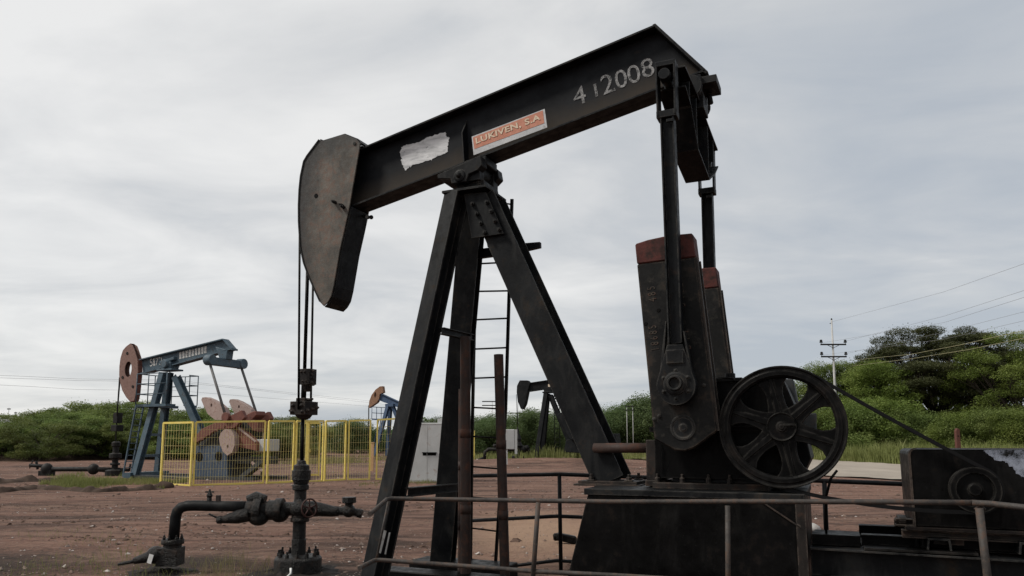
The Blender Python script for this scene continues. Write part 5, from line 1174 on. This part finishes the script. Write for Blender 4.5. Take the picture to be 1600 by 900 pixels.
# far blue pumpjack with its head raised
FC = Frame(68.0); x0c,y0c,kc = 440,560,4.5
cC = lambda x, y, v=0: FC.P(*C7(x, y, x0c, y0c, kc), v)
CJ = thing('pumpjack', 'far blue pumpjack with raised tan horsehead beyond the yellow fence', 'pumpjack', FC.o, -YAW)
hp_ = [(cC(x,y,-.22).x, cC(x,y,-.22).z) for x,y in ((708,195),(690,197),(660,220),(632,258),(616,300),(612,348),(640,330),(668,310),(684,285),(690,250),(714,240))]
b = MB(); q = cC(658,257,-.22); holed(b, ccw(hp_), oval(q.x,q.z,.14,.3,12), -.22,.22); b.build('horsehead', M['tanhead'], CJ)
pts = [cC(700,245), cC(838,308), cC(838,350), cC(682,292)]; p1 = pts[0]+(pts[1]-pts[0])*1.9; p2 = pts[3]+(pts[2]-pts[3])*1.8
b = MB(); b.prism([(pts[0].x,pts[0].z),(p1.x,p1.z),(p2.x,p2.z),(pts[3].x,pts[3].z)], -.03,.03); flange(b, pts[0], p1, .2,-.06); flange(b, pts[3], p2, .2,.06); b.build('walking_beam', M['bluebright'], CJ)
tC = cC(768,330); b = MB(); b.box((tC.x,0,tC.z),(1.,.7,.3)); b.build('center_bearing', M['bluebright'], CJ)
for vv_, dx in ((-.9,-1.35),(.9,-.9)): hleg(CJ, Vector((tC.x-.2,vv_*.25,tC.z)), Vector((tC.x+dx,vv_,.1)), .34, M['bluebright'])
hleg(CJ, tC+Vector((.2,0,0)), Vector((tC.x+2.4,0,1.0)), .34, M['bluebright'])
b = MB(); pzc = cC(720,425).z; htc = cC(720,342).z
ua,ub_ = cC(697,380,.8).x, cC(745,380,.8).x
for z_ in (htc,(htc+pzc)/2,pzc): b.tube([(ua,-.9,z_),(ua,.9,z_),(ub_,.9,z_)],.035,5)
for p in ((ua,-.9),(ua,.9),(ub_,.9),(ua,0)): b.tube([(*p,pzc),(*p,htc)],.035,5)
b.build('handrail', M['bluebright'], CJ)
b = MB(); b.bb((ua,-.9,pzc-.12),(ub_,.9,pzc)); b.build('platform', M['bluebright'], CJ)
b = MB(); b.beam((ua,.5,pzc),(ua-.9,.5,.1),.07,.07); b.beam((ua,.9,pzc),(ua-.9,.9,.1),.07,.07); b.build('ladder', M['bluebright'], CJ)
MB().tube([cC(613,330), cC(611,640)], .06, 6).build('polished_rod', M['dark'], CJ)
b = MB(); q = tC; b.prism([(q.x+2.0,.2),(q.x+3.8,.2),(q.x+3.6,2.2),(q.x+2.4,2.2)], -.8,.8); b.build('pedestal', M['bluepale'], CJ)
for vA,vB in ((-.95,-.7),(.7,.95)): MB().prism([(q.x+1.6,1.0),(q.x+3.2,1.6),(q.x+4.4,3.0),(q.x+3.6,3.3),(q.x+1.5,1.9)], vA, vB).build('crank', M['redbrown'], CJ)
for vv_ in (-1,1): MB().tube([(p2.x-.3,vv_,p2.z-.4),(q.x+3.9,vv_,2.9)], .08, 6).build('pitman_arm', M['greyblk'], CJ)
MB().box((p2.x-.3,0,p2.z-.3),(.3,2.1,.3)).build('equalizer', M['greyblk'], CJ)

# ------------------------------------------------------------------ yellow mesh fence
def panel(label, x0, x1, yt0, yt1, yb0, yb1, nv, d0=None, d1=None, post=.034, gap=.0):
    a, c_ = G(x0, yb0), G(x1, yb1)
    if d0: a = AT(x0, 700, d0); a.z = 0
    if d1: c_ = AT(x1, 700, d1); c_.z = 0
    za, zc = AT(x0, yt0, a.y).z, AT(x1, yt1, c_.y).z; za_, zc_ = AT(x0, yb0, a.y).z, AT(x1, yb1, c_.y).z
    g0, g1 = max(za_, gz(a.x,a.y)+.02), max(zc_, gz(c_.x,c_.y)+.02); o = thing('fence_panel', label, 'fence panel', (a.x,a.y,gz(a.x,a.y)), 0, 'yellow mesh fence panels'); L = a.copy(); L.z = gz(a.x,a.y)
    A0, A1, B0, B1 = Vector((a.x,a.y,g0))-L, Vector((a.x,a.y,za))-L, Vector((c_.x,c_.y,g1))-L, Vector((c_.x,c_.y,zc))-L
    n = (B0-A0).cross(Vector((0,0,1))).normalized()
    b = MB()
    for p, q, e in ((A0-Vector((0,0,.05)),A1,1),(B0-Vector((0,0,.05)),B1,1)): b.beam(p, q, post*2, post*2, n)
    b.beam(A0, B0, .07,.075, (0,0,1)); b.beam(A1, B1, .07,.075,(0,0,1)); b.build('frame', M['yellow'], o)
    b = MB(); r_ = .0034
    for i in range(1, nv):
        t = i/nv; b.beam(A0.lerp(B0,t), A1.lerp(B1,t), r_*2, r_*2, n)
    for i in range(1, 8):
        t = i/8; b.beam(A0.lerp(A1,t), B0.lerp(B1,t), r_*2, r_*2, (0,0,1))
    b.build('mesh_infill', M['wire'], o); return o
panel('narrow yellow mesh panel at the left end of the fence', 251, 297, 661, 660, 757, 759, 11)
panel('widest yellow mesh panel standing before the red cranks of the blue pumpjack', 302, 411, 659.5, 658, 758.5, 756, 26)
panel('yellow mesh panel just right of the widest panel', 417, 457, 658, 658, 756.5, 754.5, 10)
panel('yellow mesh gate leaf directly behind the polished rod', 461, 503, 658, 657.7, 754.5, 752, 9, None, None, .03)
panel('set-back yellow gate panel with double rails behind the polished rod', 474, 499, 661, 661, 742, 742, 7, 32.2, 32.4)
panel('yellow mesh panel right of the polished rod', 507, 538.5, 658, 657.5, 751.5, 750, 8)
panel('yellow mesh panel ending at the paired posts nearest the tower', 543.5, 577, 657.5, 656.5, 750, 749.5, 9)
panel('rightmost yellow mesh panel partly hidden by the near tower leg', 588, 640, 656, 653, 749.5, 749, 13)
b = MB(); q = G(479,753); GP = thing('gate_post', 'thick yellow gate post behind the polished rod', 'post', (q.x,q.y,gz(q.x,q.y))); b.box((0,0,1.2),(.13,.13,2.5)); b.box((0,0,2.47),(.17,.17,.04)); b.box((.08,0,1.25),(.08,.05,.12)); b.build('shaft', M['yellow'], GP, .01)
q = AT(740,709,66); b = MB(); YP = thing('marker_post', 'thin yellow post standing in the far field behind the ladder', 'post', (q.x,q.y,gz(q.x,q.y)-.05)); b.box((0,0,1.3),(.2,.2,2.6)); b.box((0,0,2.62),(.26,.26,.06)); b.build('shaft', M['yellow'], YP, .02)
q = AT(582,700,42); b = MB(); YP = thing('marker_post', 'short pale orange post seen through the fence near the tower', 'post', (q.x,q.y,gz(q.x,q.y))); b.box((0,0,.75),(.16,.16,1.6)); b.box((0,0,1.57),(.2,.2,.05)); b.build('shaft', metal('pale_orange_paint',(.5,.3,.14),(.55,.38,.2),(.3,.15,.08),.3,(.5,.4,.3),.3,.7), YP, .01)
# grey control cabinet behind the legs
q = G(668,752); CBT = thing('control_cabinet', 'grey white metal cabinet with a dark slot between the tower legs', 'cabinet', (q.x,q.y,gz(q.x,q.y)), -.05)
hgt = AT(668,661,q.y).z-gz(q.x,q.y); b = MB(); b.bb((-.9,-.4,.04),(.95,.7,hgt)); body = b.build('case', M['cab'], CBT, .02)
b = MB(); s0_, s1_ = AT(663,707.5,q.y), AT(684,711.5,q.y); b.bb((s0_.x-q.x,-.405,s1_.z-gz(q.x,q.y)),(s1_.x-q.x,-.395,s0_.z-gz(q.x,q.y))); b.bb((s0_.x-q.x-.02,-.46,s0_.z-gz(q.x,q.y)),(s1_.x-q.x+.02,-.39,s0_.z-gz(q.x,q.y)+.03)); b.build('slot', bpy.data.materials['black_hole'], body)
b = MB(); b.bb((-.905,-.412,.1),(-.86,-.398,hgt-.05)); b.bb((.02,-.408,.1),(.035,-.398,hgt-.05)); b.bb((-.9,-.41,hgt-.06),(.95,-.398,hgt-.03)); b.build('door_seam', M['galv'], body)
b = MB(); b.bb((.42,-.2,hgt),(.62,0,hgt+.17)); b.build('vent_cap', M['cab'], CBT, .01); b = MB(); b.bb((-.95,-.45,-.1),(1.,.75,.045)); b.build('base_slab', M['concrete'], CBT)

# ------------------------------------------------------------------ poles and power lines
Yp = 74.
pt = AT(1299,500,Yp); pb_ = AT(1309,640,Yp); g0 = gz(pt.x,Yp)
pbase = Vector((pt.x+.02, Yp, g0)); UP = thing('utility_pole', 'tall pale utility pole with two dark crossarms beyond the road', 'pole', pbase)
h = pt.z-g0; b = MB(); b.tube([(0,0,-.2),(0,0,h*.5),(0,0,h)], [.16,.12,.075], 10); b.build('shaft', M['galv'], UP)
for y in (538.5,557.5):
    z_ = AT(1301,y,Yp).z-g0; w = 20/F*Yp; b = MB(); b.box((0,-.12,z_),(2*w,.12,.14)); b.tube([(-.55*w,-.12,z_),(0,-.1,z_-.35),(.55*w,-.12,z_)],.03,5)
    ca = b.build('crossarm', M['dark'], UP)
    b = MB()
    for sx in (-.95,.95): b.lathe((sx*w,-.12,z_+.07),(0,0,1),[(.03,0),(.03,.1),(.16,.12),(.17,.2),(.1,.3),(.15,.34),(.08,.42)],8)
    pieces(b, 'insulator', M['dark'], ca)
b = MB(); b.lathe((0,0,h),(0,0,1),[(.04,0),(.1,.05),(.04,.18)],8); b.tube([(-.2,0,h-.35),(0,0,h-.3)],.04,5); b.build('cap', M['dark'], UP)
def wire(name, label, pts, r, mat=M['wireline'], sag=0, grp='power lines'):
    P_ = []
    for a, c_ in zip(pts[:-1], pts[1:]):
        for i in range(16): t = i/16; q = a.lerp(c_, t); q.z -= sag*4*t*(1-t); P_.append(q)
    P_.append(pts[-1]); return tag(MB().tube(P_, r, 5).build(name, mat), label, 'cable', grp)
def pz2(px, py): return AT(px, py, Yp)
z1 = AT(1301,533,Yp); z2 = AT(1301,553,Yp)
wire('power_line', 'topmost grey cable running from the tall pole tip to the upper right sky', [pz2(1299,503), AT(1475,456,50), AT(1640,398,34)], .0085)
wire('power_line', 'second grey cable from the upper crossarm towards the right sky', [pz2(1318,534), AT(1475,494,50), AT(1640,441,34)], .0085)
wire('power_line', 'third grey cable close below the second one in the right sky', [pz2(1283,536), AT(1475,504,50), AT(1640,452,34)], .0085)
wire('power_line', 'fourth grey cable from the lower crossarm towards the right sky', [pz2(1320,553), AT(1475,519,50), AT(1640,477,34)], .0075)
wire('power_line', 'fifth grey cable from the lower crossarm, lowest in the right sky', [pz2(1284,555), AT(1475,530,50), AT(1640,492,34)], .0075)
wire('power_line', 'upper pale yellowish cable crossing the top of the dark umbrella tree', [pz2(1330,563), AT(1424,553.5,54), AT(1500,539,44), AT(1650,505,32)], .013, M['goldline'])
wire('power_line', 'lower pale yellowish cable crossing the crown of the dark umbrella tree', [pz2(1330,572), AT(1424,560.5,54), AT(1515,546,44), AT(1650,518,32)], .013, M['goldline'])
Yw = 60.
for i, (ys, lb) in enumerate((((585,588.5,592,593,592.5,610,633),'upper dark cable crossing the sky left of the blue pumpjack'),((589,592,594.5,595.5,595,612,636),'middle dark cable just under the upper one on the left'),((599.5,604,608.5,609.5,609,622,640),'lower dark cable sagging across the left sky'))):
    wire('power_line', lb, [AT(-40,ys[0],Yw), AT(50,ys[1],Yw+5), AT(120,ys[2],Yw+9), AT(190,ys[3],Yw+14), AT(260,ys[4],Yw+20), AT(420,ys[5],Yw+36), AT(640,ys[6],Yw+66)], .011, M['wireline'])
def hpole(label, px, ptop, pbot, Y, arm, arms, twin=0):
    q = AT(px, pbot, Y); g = 0; o = thing('utility_pole', label, 'pole', (q.x, Y, g)); ht = AT(px, ptop, Y).z; r_ = .00045*Y*1.6*.5
    b = MB(); 
    for sx in ([0] if not twin else [-twin/2, twin/2]): b = MB(); b.tube([(sx,0,-.1),(sx,0,ht)], [r_*1.3, r_], 6); b.build('shaft', M['galv'], o)
    for dz in arms: MB().box((0,0,ht-dz),(arm,.12,.12*Y/90)).build('crossarm', M['dark'], o)
hpole('far twin-post utility pole rising before the distant trees', 985, 634, 700, 82, 1.0, (.05,.47), .66)
hpole('far thin utility pole on the left of the twin-post pole', 943.5, 641, 690, 150, 1.6, (1.2,))
hpole('far thin pole rising behind the hill right of the twin-post pole', 997, 633, 690, 150, .6, (.3,))
hpole('far pole with a short crossarm between the ladder and the short pipe', 769, 627, 690, 160, 4.4, (.05,.9))
hpole('far pole with a wide crossarm right of the short rusty pipe', 815, 645, 690, 150, 6.4, (.05,))
hpole('far pole with a wide crossarm left of the distant black tower', 837, 647, 690, 165, 7.0, (.05,))
hpole('far faint pole above the thicket at the left edge', 10, 637, 690, 170, .8, (.3,))
hpole('far thin pole poking above the thicket near the left edge', 21, 643, 690, 170, .6, (.3,))
q = AT(1497,700,40); b = MB(); RP = thing('red_post', 'rust red square post behind the motor housing', 'post', (q.x,40,gz(q.x,40))); hh = AT(1497,669,40).z-gz(q.x,40); b.prism([(-.12,-.1),(.12,-.1),(.10,hh*.97),(-.02,hh),(-.10,hh*.94)], -.1,.1); b.build('shaft', M['redpost'], RP, .01); b = MB(); b.cyl((-.01,-.1,hh*.82),(0,1,0),.035,.01,10); b.build('bolt_hole', bpy.data.materials['black_hole'], RP)

# ------------------------------------------------------------------ small litter on the ground
def rock(name, label, cat, px, py, s_, mat, seed, sc=(1,1,.6), grp=None):
    q = G(px, py); r_ = random.Random(seed); b = MB(); b.ball((0,0,0), s_, 10, sc)
    b.v = [tuple(Vector(v)*(1+.35*noise.noise(Vector(v)/s_*1.3+Vector((seed,0,0))))) for v in b.v]
    o = b.build(name, mat); o.location = (q.x,q.y,gz(q.x,q.y)+s_*sc[2]*.35); return tag(o, label, cat, grp)
rock('stone', 'pale rounded stone on the dirt beside the black base plinth', 'stone', 1268, 828, .16, M['concrete'], 3)
q = G(885,852); b = MB(); b.box((0,0,.05),(.32,.16,.12),Matrix.Rotation(.2,3,'Y')); b.cyl((-.16,0,.07),(1,0,.1),.06,.1,10); o = b.build('timber_offcut', M['oily'], None, .02); o.location = (q.x,q.y,gz(q.x,q.y)+.03); tag(o, 'black timber offcut lying left of the base plinth', 'timber')
q = G(100,770); q = G(258,760); rock('soil_clod', 'dark clump of soil at the end of the earth bank by the fence', 'soil clod', 256, 762, .3, M['soil'], 9, (1.3,.8,.6))
